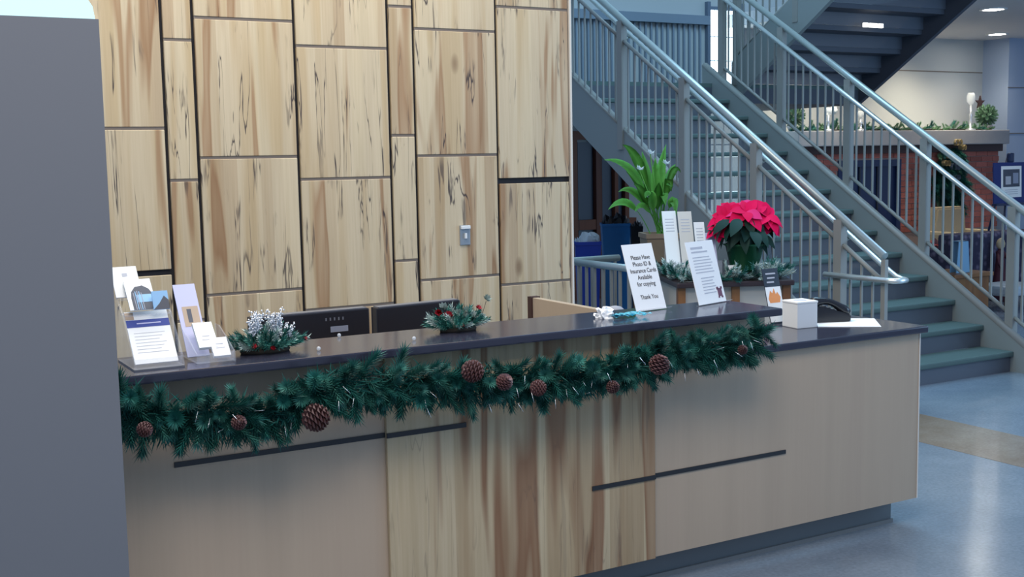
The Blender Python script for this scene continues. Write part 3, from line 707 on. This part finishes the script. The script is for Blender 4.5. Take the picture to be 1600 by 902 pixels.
for k in range(42):
    p = along(tot*random.random())+Vector((random.uniform(-.03, .03), random.uniform(-.10, -.05), random.uniform(-.07, .06))); d = Vector((random.uniform(-.4, .4), -.4, random.uniform(-1, .2))).normalized()*.035
    tube(b, [p, p+d], [.0011, .0004], 3)
part('silver_tips', b, 'silver_glitter', t, kind='stuff')

# two small arrangements on the counter
def spray(b, p0, d, L, nb):
    d = Vector(d).normalized(); tube(b, [p0, p0+d*L], [.0016, .0009], 4)
    for k in range(nb):
        q = p0+d*L*(.3+.7*k/nb)+Vector((random.uniform(-1, 1), random.uniform(-1, 1), random.uniform(-1, 1)))*.008
        m = Matrix.Translation(q); bmesh.ops.create_icosphere(b, subdivisions=1, radius=random.uniform(.0028, .0042), matrix=m)
def blossom(n=9, R=.017):
    b = newbm()
    for k in range(n):
        a = 2.399*k; c = Vector((math.cos(a), math.sin(a), .35+.9*k/n)).normalized(); s = Vector((-math.sin(a), math.cos(a), 0))*R*.42
        vs = [b.verts.new(v) for v in (Vector((0, 0, 0)), c*R*.6+s, c*R*1.15+Vector((0, 0, .1*R)), c*R*.6-s)]; b.faces.new(vs)
    bmesh.ops.solidify(b, geom=b.faces[:], thickness=.0012); return b
BL_W = tomesh(blossom(), 'blossom', 'needle_frost'); BL_R = tomesh(blossom(12, .016), 'blossom', 'berry_red')
random.seed(5)
def arrangement(label, c, rx, ry, n, whites, reds):
    t = thing('evergreen_arrangement', label, 'arrangement', (c.x, c.y, 1.091), group='evergreen arrangements on the counter')
    b = newbm(); lathe(b, [(1, 0), (1.05, .3), (.7, 1)], n=16)
    for v in b.verts: v.co = Vector((v.co.x*rx*.55, v.co.y*ry*.55, v.co.z*.028))
    lpart('base', b, 'stem_brown', t)
    for k in range(n):
        a = 2.399*k; r = math.sqrt((k+.5)/n); p = Vector((c.x+rx*.55*r*math.cos(a), c.y+ry*.55*r*math.sin(a), 1.107))
        d = Vector((math.cos(a)*r*rx/.11, math.sin(a)*r*.8, .28+.75*(1-r)))
        sc = random.uniform(.8, 1.25); inst('sprig', SPR_S[random.choice((0, 0, 1, 1, 2, 2))], t, aim(p, d, k) @ Matrix.Diagonal((sc, sc, sc, 1)))
    for me, L in ((BL_W, whites), (BL_R, reds)):
        for dx, dy, dz, s in L:
            inst('blossom', me, t, aim((c.x+dx, c.y+dy, 1.091+dz), (dx*2, -.5, .5)) @ Matrix.Diagonal((s, s, s, 1)))
    return t
ca = onz(422, 553, 1.091); ca.y += .05
t = arrangement('evergreen arrangement with glittering silver sprays beside the brochure racks', ca, .15, .09, 80, [(-.12, -.03, .03, 1), (.02, -.05, .04, 1), (-.10, .02, .05, .9)], [(.13, -.02, .035, .7), (-.06, -.07, .03, .7), (.0, -.08, .02, .6)])
me_sp = []
for v in range(3):
    b = newbm(); random.seed(20+v)
    for k in range(5): spray(b, Vector((0, 0, 0)), (random.uniform(-.35, .35), random.uniform(-.3, .3), 1), random.uniform(.07, .10), 18)
    me_sp.append(tomesh(b, 'silver_spray', 'silver_glitter'))
for k, (dx, dz, s) in enumerate(((-.05, .02, .95), (-.03, .025, 1.05), (.025, .025, 1.1), (.05, .015, 1.05), (.075, .0, .8), (.04, -.005, .7))):
    inst('silver_spray', me_sp[k % 3], t, Matrix.Translation((ca.x+dx, ca.y-.02, 1.115+dz)) @ Matrix.Rotation(k*1.3, 4, 'Z') @ Matrix.Diagonal((s, s, s, 1)), 'glittering silver spray')
cb = onz(712, 516, 1.091); cb.y -= .02
t = arrangement('evergreen arrangement with red berries and white blossoms before the monitor', cb, .13, .07, 60,
    [(-.06, 0, .09, 1.1), (-.01, -.02, .065, 1.1), (.03, -.02, .07, 1.2), (.045, -.03, .05, 1.3), (.06, -.03, .035, 1.2), (.10, 0, .04, 1), (.125, .01, .105, 1.15), (-.03, -.06, .02, .7), (.015, -.03, .055, 1.1)],
    [(-.085, -.01, .07, 1.0), (-.05, -.02, .06, 1.15), (.085, 0, .075, .9), (-.01, -.05, .025, .6)])
part('wire_stem', tube(newbm(), [(cb.x+.09, cb.y, 1.11), (cb.x+.125, cb.y+.01, 1.19)], .0015, 4), 'stem_brown', t)

# ------------------------------------------------------------------ table with plants behind the desk
TA = math.radians(-24.5); TF = Vector((5.06, 5.895, 0)); tu = Vector((math.cos(TA), math.sin(TA), 0)); tv = Vector((-math.sin(TA), math.cos(TA), 0)); TZ = .90
def tp(u, v, z=TZ): return TF+tu*u+tv*v+Vector((0, 0, z))
t = thing('console_table', 'dark-topped wooden console carrying the potted plants', 'table', tuple(TF+tv*.75), TA)
lpart('table_top', bbox((-.40, -.78, TZ-.035), (.38, .78, TZ), .008), 'table_top', t)
for sx in (-.36, .0, .34):
    lpart('leg', box(newbm(), (sx-.025, -.74, 0), (sx+.025, -.69, TZ-.035)), 'table_wood', t)
for sx in (-.36, .34): lpart('leg', box(newbm(), (sx-.025, .69, 0), (sx+.025, .74, TZ-.035)), 'table_wood', t)
lpart('front_panel', box(newbm(), (-.335, -.715, .25), (-.025, -.70, TZ-.035)), 'cream_panel', t)
lpart('front_panel', box(newbm(), (.025, -.715, .25), (.315, -.70, TZ-.035)), 'cream_panel', t)
lpart('side_panel', box(newbm(), (-.375, -.69, .25), (-.36, .69, TZ-.035)), 'cream_panel', t)
lpart('shelf', box(newbm(), (-.36, -.68, .22), (.34, .68, .25)), 'table_wood', t)

def leaf_bm(L, W, curl=.25, fold=.18, n=7, shape=1.0):
    b = newbm(); rows = []
    for i in range(n+1):
        s = i/n; wd = W*math.sin(PI*min(1, s**shape*.96+.04))*.5; z = -curl*L*s*s
        rows.append([b.verts.new((-wd, L*s, z+fold*wd)), b.verts.new((0, L*s, z)), b.verts.new((wd, L*s, z+fold*wd))])
    for i in range(n):
        for j in range(2): f = b.faces.new((rows[i][j], rows[i][j+1], rows[i+1][j+1], rows[i+1][j])); f.smooth = True
    return b
def pt_leaf(L, W, m, curl=.25):
    b = leaf_bm(L, W, curl); return tomesh(b, 'leaf', m, fix=False)
BR_M = [pt_leaf(.155, .10, 'poinsettia_red', .22), pt_leaf(.14, .095, 'poinsettia_red', .4), pt_leaf(.14, .10, 'poinsettia_pink', .4)]
LF_D = [pt_leaf(.15, .075, 'leaf_dark', .45), pt_leaf(.13, .07, 'leaf_dark', .7)]
def lay(p, az, el, roll=0, s=1):
    return Matrix.Translation(p) @ Matrix.Rotation(az-PI/2, 4, 'Z') @ Matrix.Rotation(el, 4, 'X') @ Matrix.Rotation(roll, 4, 'Y') @ Matrix.Diagonal((s, s, s, 1))
def poinsettia(label, P, S, heads, group=None, red=BR_M, leaves=44):
    t = thing('poinsettia', label, 'poinsettia', P, group=group); P = Vector(P)
    b = newbm(); lathe(b, [(.085*S, 0), (.095*S, .02*S), (.125*S, .17*S), (.145*S, .185*S), (.13*S, .19*S), (.10*S, .17*S)], P, 18)
    for i, v in enumerate(b.verts):
        a = i*1.9; rr = 1+.04*math.sin(a*3); v.co.x = P.x+(v.co.x-P.x)*rr; v.co.y = P.y+(v.co.y-P.y)*rr
    part('foil_pot', b, 'foil_green', t, 'green foil pot wrap')
    for k in range(leaves):
        a = 2.399*k; r = .05+.10*random.random(); p = P+Vector((r*S*math.cos(a), r*S*math.sin(a), (.24+.12*random.random())*S))
        inst('leaf', random.choice(LF_D), t, lay(p, a, random.uniform(-.9, -.1), random.uniform(-.4, .4), S*random.uniform(.8, 1.15)), 'dark green leaf')
    for hx, hy, hz, hs in heads:
        c = P+Vector((hx*S, hy*S, hz*S))
        part('stem', tube(newbm(), [P+Vector((hx*.2*S, hy*.2*S, .17*S)), c], .007*S, 5), 'leaf_dark', t)
        ax = (Vector((hx, hy, 0))*2.2 + Vector((0, 0, .75)) + Vector((-fw.x, -fw.y, 0))*.55).normalized()
        HM = aim((0, 0, 0), ax, random.uniform(0, 6)); HM = Matrix.Translation(c) @ HM
        for k in range(12):
            a = 2.399*k+hx*9; el = (.0 if k < 7 else .55)+random.uniform(-.25, .2)
            me = red[2] if random.random() < .10 else red[k % 2]
            inst('bract', me, t, HM @ lay((0, 0, 0), a, el, random.uniform(-.3, .3), S*hs*(1 if k < 6 else .7)*random.uniform(.85, 1.1)))
    return t
random.seed(3)
pp = onz(1163, 424, TZ)
rx_ = rt.copy(); rx_.z = 0; rx_.normalize()
def hd(u, v, z): q = rx_*u + Vector((fw.x, fw.y, 0)).normalized()*v; return (q.x, q.y, z)
pz = poinsettia('large bright red poinsettia in green foil on the console', (pp.x, pp.y, TZ), 1.05,
    [(*hd(-.13, -.02, .37), .95), (*hd(.0, -.06, .40), 1.05), (*hd(.14, -.03, .37), 1.0), (*hd(.05, .10, .40), .95), (*hd(-.07, .1, .41), .9), (*hd(.17, .06, .33), .85), (*hd(-.18, -.03, .29), .7)])
tagc = card('plant_tag', 'small white tag standing before the poinsettia pot', 'tag', tuple(onz(1147, 426, TZ)+Vector((0, 0, .002))), .085, .05, 12, -25, 'paper')
patch(tagc, 'print_line', -.03, .03, .024, .029, 'ink_grey')

# flowering peace lily
PLp = tp(.02, 1.32); PLp = onz(1027, 408, TZ); PLp = Vector((PLp.x-.25, PLp.y-.32, TZ))
PLp = tp(-.20, 1.40)
t = thing('peace_lily', 'tall green leafy plant with white blooms in a square stone pot', 'plant', tuple(PLp), 0)
b = newbm(); n = 4
prof = [(.10, 0), (.125, .02), (.14, .20), (.15, .20), (.15, .235), (.125, .235), (.12, .20)]
rings = [[b.verts.new(PLp+Vector((r*1.25*math.cos(PI/4+PI/2*k-.4), r*1.25*math.sin(PI/4+PI/2*k-.4), z))) for k in range(4)] for r, z in prof]
for A_, B_ in zip(rings, rings[1:]):
    for k in range(4): b.faces.new((A_[k], A_[(k+1) % 4], B_[(k+1) % 4], B_[k]))
b.faces.new(rings[0][::-1]); b.faces.new(rings[-1]); part('pot', b, 'pot_stone', t, 'square weathered stone pot')
def bez(p0, p1, p2, s): return p0*(1-s)**2+p1*2*s*(1-s)+p2*s*s
def long_leaf(p0, p1, p2, W, m):
    b = newbm(); rows = []; n = 12; view = Vector((-fw.x, -fw.y, .35)).normalized()
    for i in range(n+1):
        s = i/n; c = bez(p0, p1, p2, s); tg = (bez(p0, p1, p2, min(1, s+.02))-bez(p0, p1, p2, max(0, s-.02))).normalized()
        sd = tg.cross(view)
        sd = sd.normalized() if sd.length > .05 else rx_.copy()
        blade = max(0, (s-.34)/.66); wd = W*.5*(math.sin(PI*blade**.75) if blade > 0 else 0)+.004*(1-s); nrm = sd.cross(tg).normalized()
        rows.append([b.verts.new(c-sd*wd+nrm*wd*.3), b.verts.new(c), b.verts.new(c+sd*wd+nrm*wd*.3)])
    for i in range(n):
        for j in range(2): f = b.faces.new((rows[i][j], rows[i][j+1], rows[i+1][j+1], rows[i+1][j])); f.smooth = True
    bmesh.ops.solidify(b, geom=b.faces[:], thickness=.0015)
    return b
YP = PLp.y; base = PLp+Vector((0, 0, .22))
def fp(px, py, dy=0): return ony(px, py, YP+dy)
LV = (((943, 250), (1003, 245), .060, -.1), ((972, 226), (1004, 236), .075, .05), ((1041, 225), (1022, 290), .075, .0), ((1064, 270), (1048, 238), .050, .1), ((950, 328), (985, 292), .060, -.15),
    ((1003, 236), (1012, 280), .065, .1), ((1049, 300), (1044, 250), .080, -.1), ((1056, 338), (1054, 280), .070, -.15), ((990, 288), (1005, 290), .060, -.1), ((1024, 246), (1022, 300), .08, -.05),
    ((1056, 256), (1036, 275), .055, .15), ((978, 268), (1006, 285), .06, .15), ((1040, 322), (1036, 275), .075, -.2), ((1008, 310), (1012, 285), .065, -.2), ((966, 300), (996, 280), .055, -.05), ((1030, 285), (1026, 300), .07, -.2), ((992, 332), (1004, 300), .05, -.2), ((1018, 300), (1016, 300), .07, -.25))
for (tx, ty), (mx, my), W, dy in LV:
    part('leaf', long_leaf(base+Vector((random.uniform(-.05, .05), random.uniform(-.05, .05), 0)), fp(mx, my, dy*.6), fp(tx, ty, dy), W, 'leaf_bright'), 'leaf_bright', t)
for px, py in ((1016, 241), (999, 266), (1040, 257), (1014, 310)):
    e = fp(px, py, -.12)
    part('flower_stem', tube(newbm(), [base, (base+e)/2+Vector((-.02, -.03, .05)), e], .004, 5), 'leaf_bright', t)
    b = blossom(7, .038); bmesh.ops.transform(b, matrix=aim(e, (.1, -.3, 1)), verts=b.verts[:]); part('bloom', b, 'petal_white', t, 'white bloom')

# leaflets in clear holders on the console and tinsel round the plants
LG = 'leaflets on the console'
for nm, P, w_, h_, le, ro, m, lb in (('leaflet', (5.06, 6.55, .93), .10, .43, 22, -23, 'paper', 'tall white leaflet nearest the leafy plant on the console'), ('leaflet', (5.155, 6.50, .93), .10, .42, 20, -23, 'paper_cream', 'tall cream leaflet in the middle of the console holder'),
                          ('leaflet', (5.235, 6.45, .93), .075, .34, 20, -23, 'paper', 'shorter white leaflet third along in the console holder'), ('leaflet', (5.30, 6.42, .93), .07, .26, 20, -23, 'paper_lilac', 'short pale lilac leaflet nearest the poinsettia')):
    c = card(nm, lb, 'leaflet', P, w_, h_, le, ro, m, .004, LG)
    for k in range(5): patch(c, 'print_line', -w_*.32, w_*.3, h_*.85-k*.022, h_*.85-k*.022+.006, 'ink_grey', -.0022)
t = thing('leaflet_holder', 'clear stepped leaflet holder on the console', 'holder', (5.18, 6.48, TZ), math.radians(-23))
lpart('base', box(newbm(), (-.19, -.07, 0), (.18, .12, .012)), 'acrylic', t)
lpart('front_lip', box(newbm(), (-.19, -.07, .012), (.18, -.065, .09)), 'acrylic', t)
lpart('back', box(newbm(), (-.19, .09, .012), (.18, .095, .20)), 'acrylic', t)
random.seed(21)
t = thing('tinsel_garland', 'frosted silver-green tinsel garland lying on the console', 'garland', tuple(tp(0, .1)))
def tinsel(pts, n, rad, parent):
    for k in range(n):
        s = (k+.5)/n*(len(pts)-1); i = int(s); p = pts[i].lerp(pts[i+1], s-i)
        d = Vector((random.uniform(-1, 1), random.uniform(-1, .4), random.uniform(.0, 1)))
        sc = random.uniform(.7, 1.15)*rad; inst('sprig', SPR_S[random.choice((2, 2, 2, 1, 0))], parent, aim(p+Vector((0, 0, .012)), d, k) @ Matrix.Diagonal((sc, sc, sc, 1)))
tpts = [tp(-.36, .62), tp(-.37, .3), tp(-.34, .04), tp(-.15, .0), tp(.05, .03), tp(.2, .02), tp(.32, .08), tp(.34, .4)]
part('wire', tube(newbm(), [p+Vector((0, 0, .008)) for p in tpts], .006, 5), 'stem_brown', t)
tinsel(tpts, 170, 1.6, t)

# bins stored below the stair landing
def bin_(name, label, px0, px1, pyt, ht, m, bag):
    c0, c1 = onz(px0, pyt, ht), onz(px1, pyt, ht); c = (c0+c1)/2; Wd = abs((c1-c0).dot(rx_)); 
    t = thing(name, label, 'bin', (c.x, c.y, 0), -YAW, 'bins below the stairs')
    b = newbm(); rr = [[b.verts.new((sx*Wd/2*k, sy*Wd*.45*k, z)) for sx, sy in ((-1, -1), (1, -1), (1, 1), (-1, 1))] for k, z in ((.72, 0), (1, ht), (1.04, ht), (1.04, ht+.03), (.95, ht+.03), (.9, ht-.1))]
    for A_, B_ in zip(rr, rr[1:]):
        for k in range(4): b.faces.new((A_[k], A_[(k+1) % 4], B_[(k+1) % 4], B_[k]))
    b.faces.new(rr[0][::-1]); b.faces.new(rr[-1]); lpart('body', b, m, t)
    b = newbm(); bmesh.ops.create_icosphere(b, subdivisions=3, radius=1)
    for v in b.verts: v.co = Vector((v.co.x*Wd*.50, v.co.y*Wd*.42, ht+.01+v.co.z*Wd*.30))*(1+.05*random.uniform(-1, 1))
    lpart('liner', b, bag, t); return t
random.seed(9)
bin_('recycling_bin', 'tall mid-blue recycling bin with a black liner', 939, 984, 353, 1.0, 'bin_blue', 'bag_black')
bin_('recycling_bin', 'royal blue bin with a pale bag beside the wood wall', 898, 938, 382, .92, 'bin_royal', 'bag_white')
bin_('waste_bin', 'black waste bin next to the stone plant pot', 985, 1004, 358, .98, 'bag_black', 'bag_black')

# ------------------------------------------------------------------ fireplace dressing
random.seed(31)
t = thing('mantel_greenery', 'row of green foliage laid along the stone mantel', 'greenery', ((fx0+fx1)/2, YF+.05, zt))
b = newbm(); tube(b, [(fx0+.05, YF+.05, zt+.012), (fx1-.1, YF+.05, zt+.012)], .01, 5); part('stem', b, 'stem_brown', t)
xx = fx0
while xx < fx1-.15:
    for k in range(2):
        d = Vector((random.uniform(-1, 1), random.uniform(-1, .3), random.uniform(-.15, .9))); sc = random.uniform(.6, 1.1)
        inst('sprig', random.choice(SPR_P*3+SPR_L), t, aim((xx, YF+.05, zt+.02), d, k) @ Matrix.Diagonal((sc, sc, sc, 1)))
    xx += .06
def topiary(label, px, py, R):
    c = ony(px, py, YF+.12); t = thing('foliage_ball', label, 'plant', (c.x, YF+.12, zt), group='foliage balls on the mantel')
    b = newbm(); lathe(b, [(.06, 0), (.09, .07)], (c.x, YF+.12, zt), 14); part('pot', b, 'stone', t)
    cz = zt+.07+R*.6
    for k in range(60):
        a = 2.399*k; z = 1-2*(k+.5)/60; r = math.sqrt(1-z*z); d = Vector((r*math.cos(a), r*math.sin(a)*.6, z*.8+.1))
        inst('sprig', SPR_P[0], t, aim(Vector((c.x, YF+.12, cz))+d*R*.35, d, k) @ Matrix.Diagonal((R*5, R*5, R*4, 1)))
topiary('bushy green foliage ball at the column end of the mantel', 1541, 195, .22)
topiary('bushy green foliage ball at the stair end of the mantel', 1240, 200, .20)
def candlestick(label, px, h):
    c = ony(px, 205, YF+.0); P = (c.x, YF+.0, zt)
    t = thing('glass_candlestick', label, 'candlestick', P, group='glass candlesticks on the mantel')
    b = newbm(); lathe(b, [(.07, 0), (.07, .015), (.018, .03), (.016, h*.35), (.028, h*.4), (.016, h*.45), (.018, h*.68)], P, 14); part('stem', b, 'silver_glitter', t)
    b = newbm(); lathe(b, [(.02, h*.68), (.055, h*.76), (.06, h*.9), (.045, h)], P, 14); part('cup', b, 'glass_clear', t)
candlestick('tall clear glass candlestick beside the foliage ball at the column', 1516, .52)
candlestick('clear glass candlestick on the mantel seen between stair balusters', 1294, .30)
candlestick('clear glass candlestick on the mantel behind the stair post', 1345, .26)
c = ony(1531, 170, YF+.25)
t = thing('star_ornament', 'small bronze star ornament standing behind the mantel foliage', 'ornament', (c.x, YF+.25, zt))
b = newbm(); prism(b, [(c.x+(.10 if k % 2 == 0 else .04)*math.sin(PI*k/5), zt+.40+(.10 if k % 2 == 0 else .04)*math.cos(PI*k/5)) for k in range(10)], 'y', YF+.24, YF+.26); part('star', b, 'brown_dark', t)
part('rod', tube(newbm(), [(c.x, YF+.25, zt), (c.x, YF+.25, zt+.36)], .006, 6), 'brown_dark', t)
c = ony(1302, 168, YF+.1)
t = thing('white_ornament', 'small white figurine on a wire among the mantel greenery', 'ornament', (c.x, YF+.1, zt))
part('wire', tube(newbm(), [(c.x+.02, YF+.1, zt), (c.x, YF+.1, zt+.24)], .006, 5), 'stem_brown', t)
b = newbm(); lathe(b, [(.03, .22), (.06, .27), (.04, .33), (.055, .38), (.02, .43)], (c.x, YF+.1, zt), 12); part('body', b, 'petal_white', t)

# wreath swag with ribbons on the brick
c = ony(1482, 285, YF-.06)
t = thing('wreath', 'dark evergreen swag with gold and silver ribbons on the brick', 'wreath', (c.x, YF-.02, .75))
for k in range(110):
    s = random.random(); zz = 1.78-1.0*s; hw = .10+.24*math.sin(PI*min(1, s*.9+.1)); p = Vector((c.x+random.uniform(-hw, hw)*.8, YF-.035, zz)); sc = random.uniform(1, 1.6)
    inst('sprig', random.choice(SPR+SPR_L+SPR_P), t, aim(p, ((p.x-c.x)*2.2, -.55, -.8+random.uniform(-.3, .5)), k) @ Matrix.Diagonal((sc, sc, sc, 1)))
for dx, dz, m, s in ((.06, 1.83, 'gold_ribbon', 1), (-.10, 1.66, 'gold_ribbon', 1), (.16, 1.76, 'gold_ribbon', .8), (-.16, 1.55, 'gold_ribbon', .9), (.02, 1.50, 'silver_ribbon', 1.2), (.20, 1.55, 'silver_ribbon', .9), (.05, 1.35, 'silver_ribbon', .8)):
    for sg in (-1, 1):
        b = newbm(); rows = []
        for i in range(9):
            a = PI*2*i/8; rows.append([b.verts.new((c.x+dx+sg*.07*s*(1-math.cos(a))/2, YF-.15-.02*j*0+.03*j, dz+.045*s*math.sin(a))) for j in (-1, 1)])
        for i in range(8): b.faces.new((rows[i][0], rows[i+1][0], rows[i+1][1], rows[i][1]))
        bmesh.ops.solidify(b, geom=b.faces[:], thickness=.004); part('ribbon_loop', b, m, t)

# easel with framed notice
t = thing('easel', 'black easel holding a dark blue board at the right edge', 'easel', (12.62, 9.65, 0))
part('leg', tube(newbm(), [(12.42, 9.55, 0), (12.60, 9.64, 1.66)], .014, 6), 'dark_metal', t)
part('leg', tube(newbm(), [(12.82, 9.55, 0), (12.64, 9.64, 1.66)], .014, 6), 'dark_metal', t)
part('leg', tube(newbm(), [(12.62, 10.1, 0), (12.62, 9.66, 1.62)], .014, 6), 'dark_metal', t)
part('ledge', box(newbm(), (12.30, 9.55, 1.035), (12.94, 9.62, 1.06)), 'dark_metal', t)
part('clip', bbox((12.575, 9.59, 1.56), (12.665, 9.64, 1.68), .02), 'dark_metal', t)
bd = card('notice_board', 'dark blue board with a white picture sheet, resting on the easel', 'notice', (12.615, 9.585, 1.062), .66, .50, 2, 0, 'board_blue', .02)
patch(bd, 'sheet', -.20, .18, .07, .455, 'paper', -.0105); patch(bd, 'picture', -.165, .145, .20, .415, 'photo_dark', -.0112)
patch(bd, 'picture_patch', -.12, -.02, .23, .33, 'ink_grey', -.0118); patch(bd, 'picture_patch', .02, .12, .24, .37, 'silver_plate', -.0118)
for k in range(3): patch(bd, 'print_line', -.13, .11, .16-.025*k, .166-.025*k, 'ink_grey', -.0112)

# seating by the fire
t = thing('sofa', 'purple patterned sofa seen from behind through the balusters', 'sofa', (11.75, 9.4, 0))
part('backrest', bbox((10.86, 9.0, .10), (12.25, 9.22, .78), .05), 'patterned', t)
part('seat', bbox((10.98, 9.22, .12), (12.13, 9.85, .44), .05), 'patterned', t)
for xx in (10.86, 12.05): part('arm', bbox((xx, 9.18, .10), (xx+.20, 9.88, .60), .05), 'patterned', t)
for xx in (10.92, 12.18):
    for yy in (9.06, 9.8): part('leg', box(newbm(), (xx-.025, yy-.025, 0), (xx+.025, yy+.025, .12)), 'brown_dark', t)
t = thing('armchair', 'tan upholstered armchair facing the photo behind the sofa', 'armchair', (12.75, 10.45, 0))
b = newbm(); prism(b, [(12.38, .40), (13.12, .40), (13.06, .98), (12.52, .98)], 'y', 10.62, 10.80); bmesh.ops.bevel(b, geom=b.edges[:], offset=.03, segments=2, affect='EDGES'); part('backrest', b, 'tan_fabric', t)
part('seat', bbox((12.42, 10.12, .20), (13.08, 10.66, .46), .04), 'tan_fabric', t)
for xx in (12.32, 13.06): part('arm', bbox((xx, 10.10, .12), (xx+.14, 10.74, .68), .04), 'tan_fabric', t)
for xx in (12.40, 13.12):
    for yy in (10.16, 10.7): part('leg', box(newbm(), (xx-.025, yy-.025, 0), (xx+.025, yy+.025, .14)), 'brown_dark', t)
t = thing('side_table', 'brown wooden side table beside the stair foot', 'table', (10.1, 8.35, 0))
part('table_top', bbox((9.82, 8.1, .42), (10.42, 8.6, .46), .006), 'table_wood', t)
part('apron', box(newbm(), (9.86, 8.13, .08), (10.38, 8.57, .42)), 'table_wood', t)
for xx in (9.86, 10.34):
    for yy in (8.13, 8.53): part('leg', box(newbm(), (xx, yy, 0), (xx+.04, yy+.04, .08)), 'brown_dark', t)
t = thing('tent_card', 'pale blue folded tent card standing on the brown side table', 'card', (10.08, 8.3, .46))
b = newbm(); prism(b, [(9.99, .461), (10.19, .461), (10.16, .79), (10.02, .79)], 'y', 8.22, 8.228); part('front_leaf', b, 'tag_blue', t)
b = newbm(); prism(b, [(9.99, .461), (10.19, .461), (10.16, .79), (10.02, .79)], 'y', 8.30, 8.308); part('back_leaf', b, 'tag_blue', t)
part('fold', box(newbm(), (10.02, 8.22, .785), (10.16, 8.308, .79)), 'tag_blue', t)
t = thing('cloth_doll', 'slim cloth doll with pale head and dark red gown by the sofa', 'doll', (11.45, 8.85, 0))
c = ony(1562, 440, 8.85); cxd = c.x
for o_ in (t,): o_.location.x = cxd
LOC[t.name] = Matrix.Translation((cxd, 8.85, 0))
b = newbm(); lathe(b, [(.10, 0), (.085, .12), (.06, .35), (.045, .5), (.05, .56), (.02, .60)], (cxd, 8.85, 0), 14); part('gown', b, 'doll_red', t)
b = newbm(); lathe(b, [(.015, .59), (.045, .62), (.05, .66), (.035, .70), (.01, .72)], (cxd, 8.85, 0), 14); part('head', b, 'tan_fabric', t)
for sg in (-1, 1): part('arm', tube(newbm(), [(cxd+sg*.04, 8.84, .55), (cxd+sg*.09, 8.80, .45), (cxd+sg*.07, 8.77, .36)], [.022, .018, .014], 7), 'doll_red', t)
t = thing('ottoman', 'low white ottoman on dark legs at the right edge', 'ottoman', (11.1, 8.35, 0))
c = ony(1578, 458, 8.3)
LOC[t.name] = Matrix.Translation((c.x, 8.35, 0)); t.location.x = c.x
part('cushion', bbox((c.x-.22, 8.15, .16), (c.x+.35, 8.6, .27), .03), 'bag_white', t)
for xx in (c.x-.19, c.x+.31):
    for yy in (8.18, 8.56): part('leg', box(newbm(), (xx-.025, yy-.025, 0), (xx+.025, yy+.025, .165)), 'brown_dark', t)
random.seed(12)
BRD = [pt_leaf(.15, .085, 'doll_red', .25), pt_leaf(.13, .075, 'berry_red', .4), pt_leaf(.13, .08, 'doll_red', .3)]
for (px, py), lb in (((1414, 420), 'dark red poinsettia on the floor nearest the firebox'), ((1454, 415), 'dark red poinsettia on the floor nearer the sofa')):
    c = ony(px, py, 10.3)
    poinsettia(lb, (c.x, 10.3, 0), .8, [(*hd(-.1, 0, .62), .9), (*hd(.05, -.05, .68), 1), (*hd(.12, .05, .6), .9)], 'poinsettias by the fire', BRD, 26)
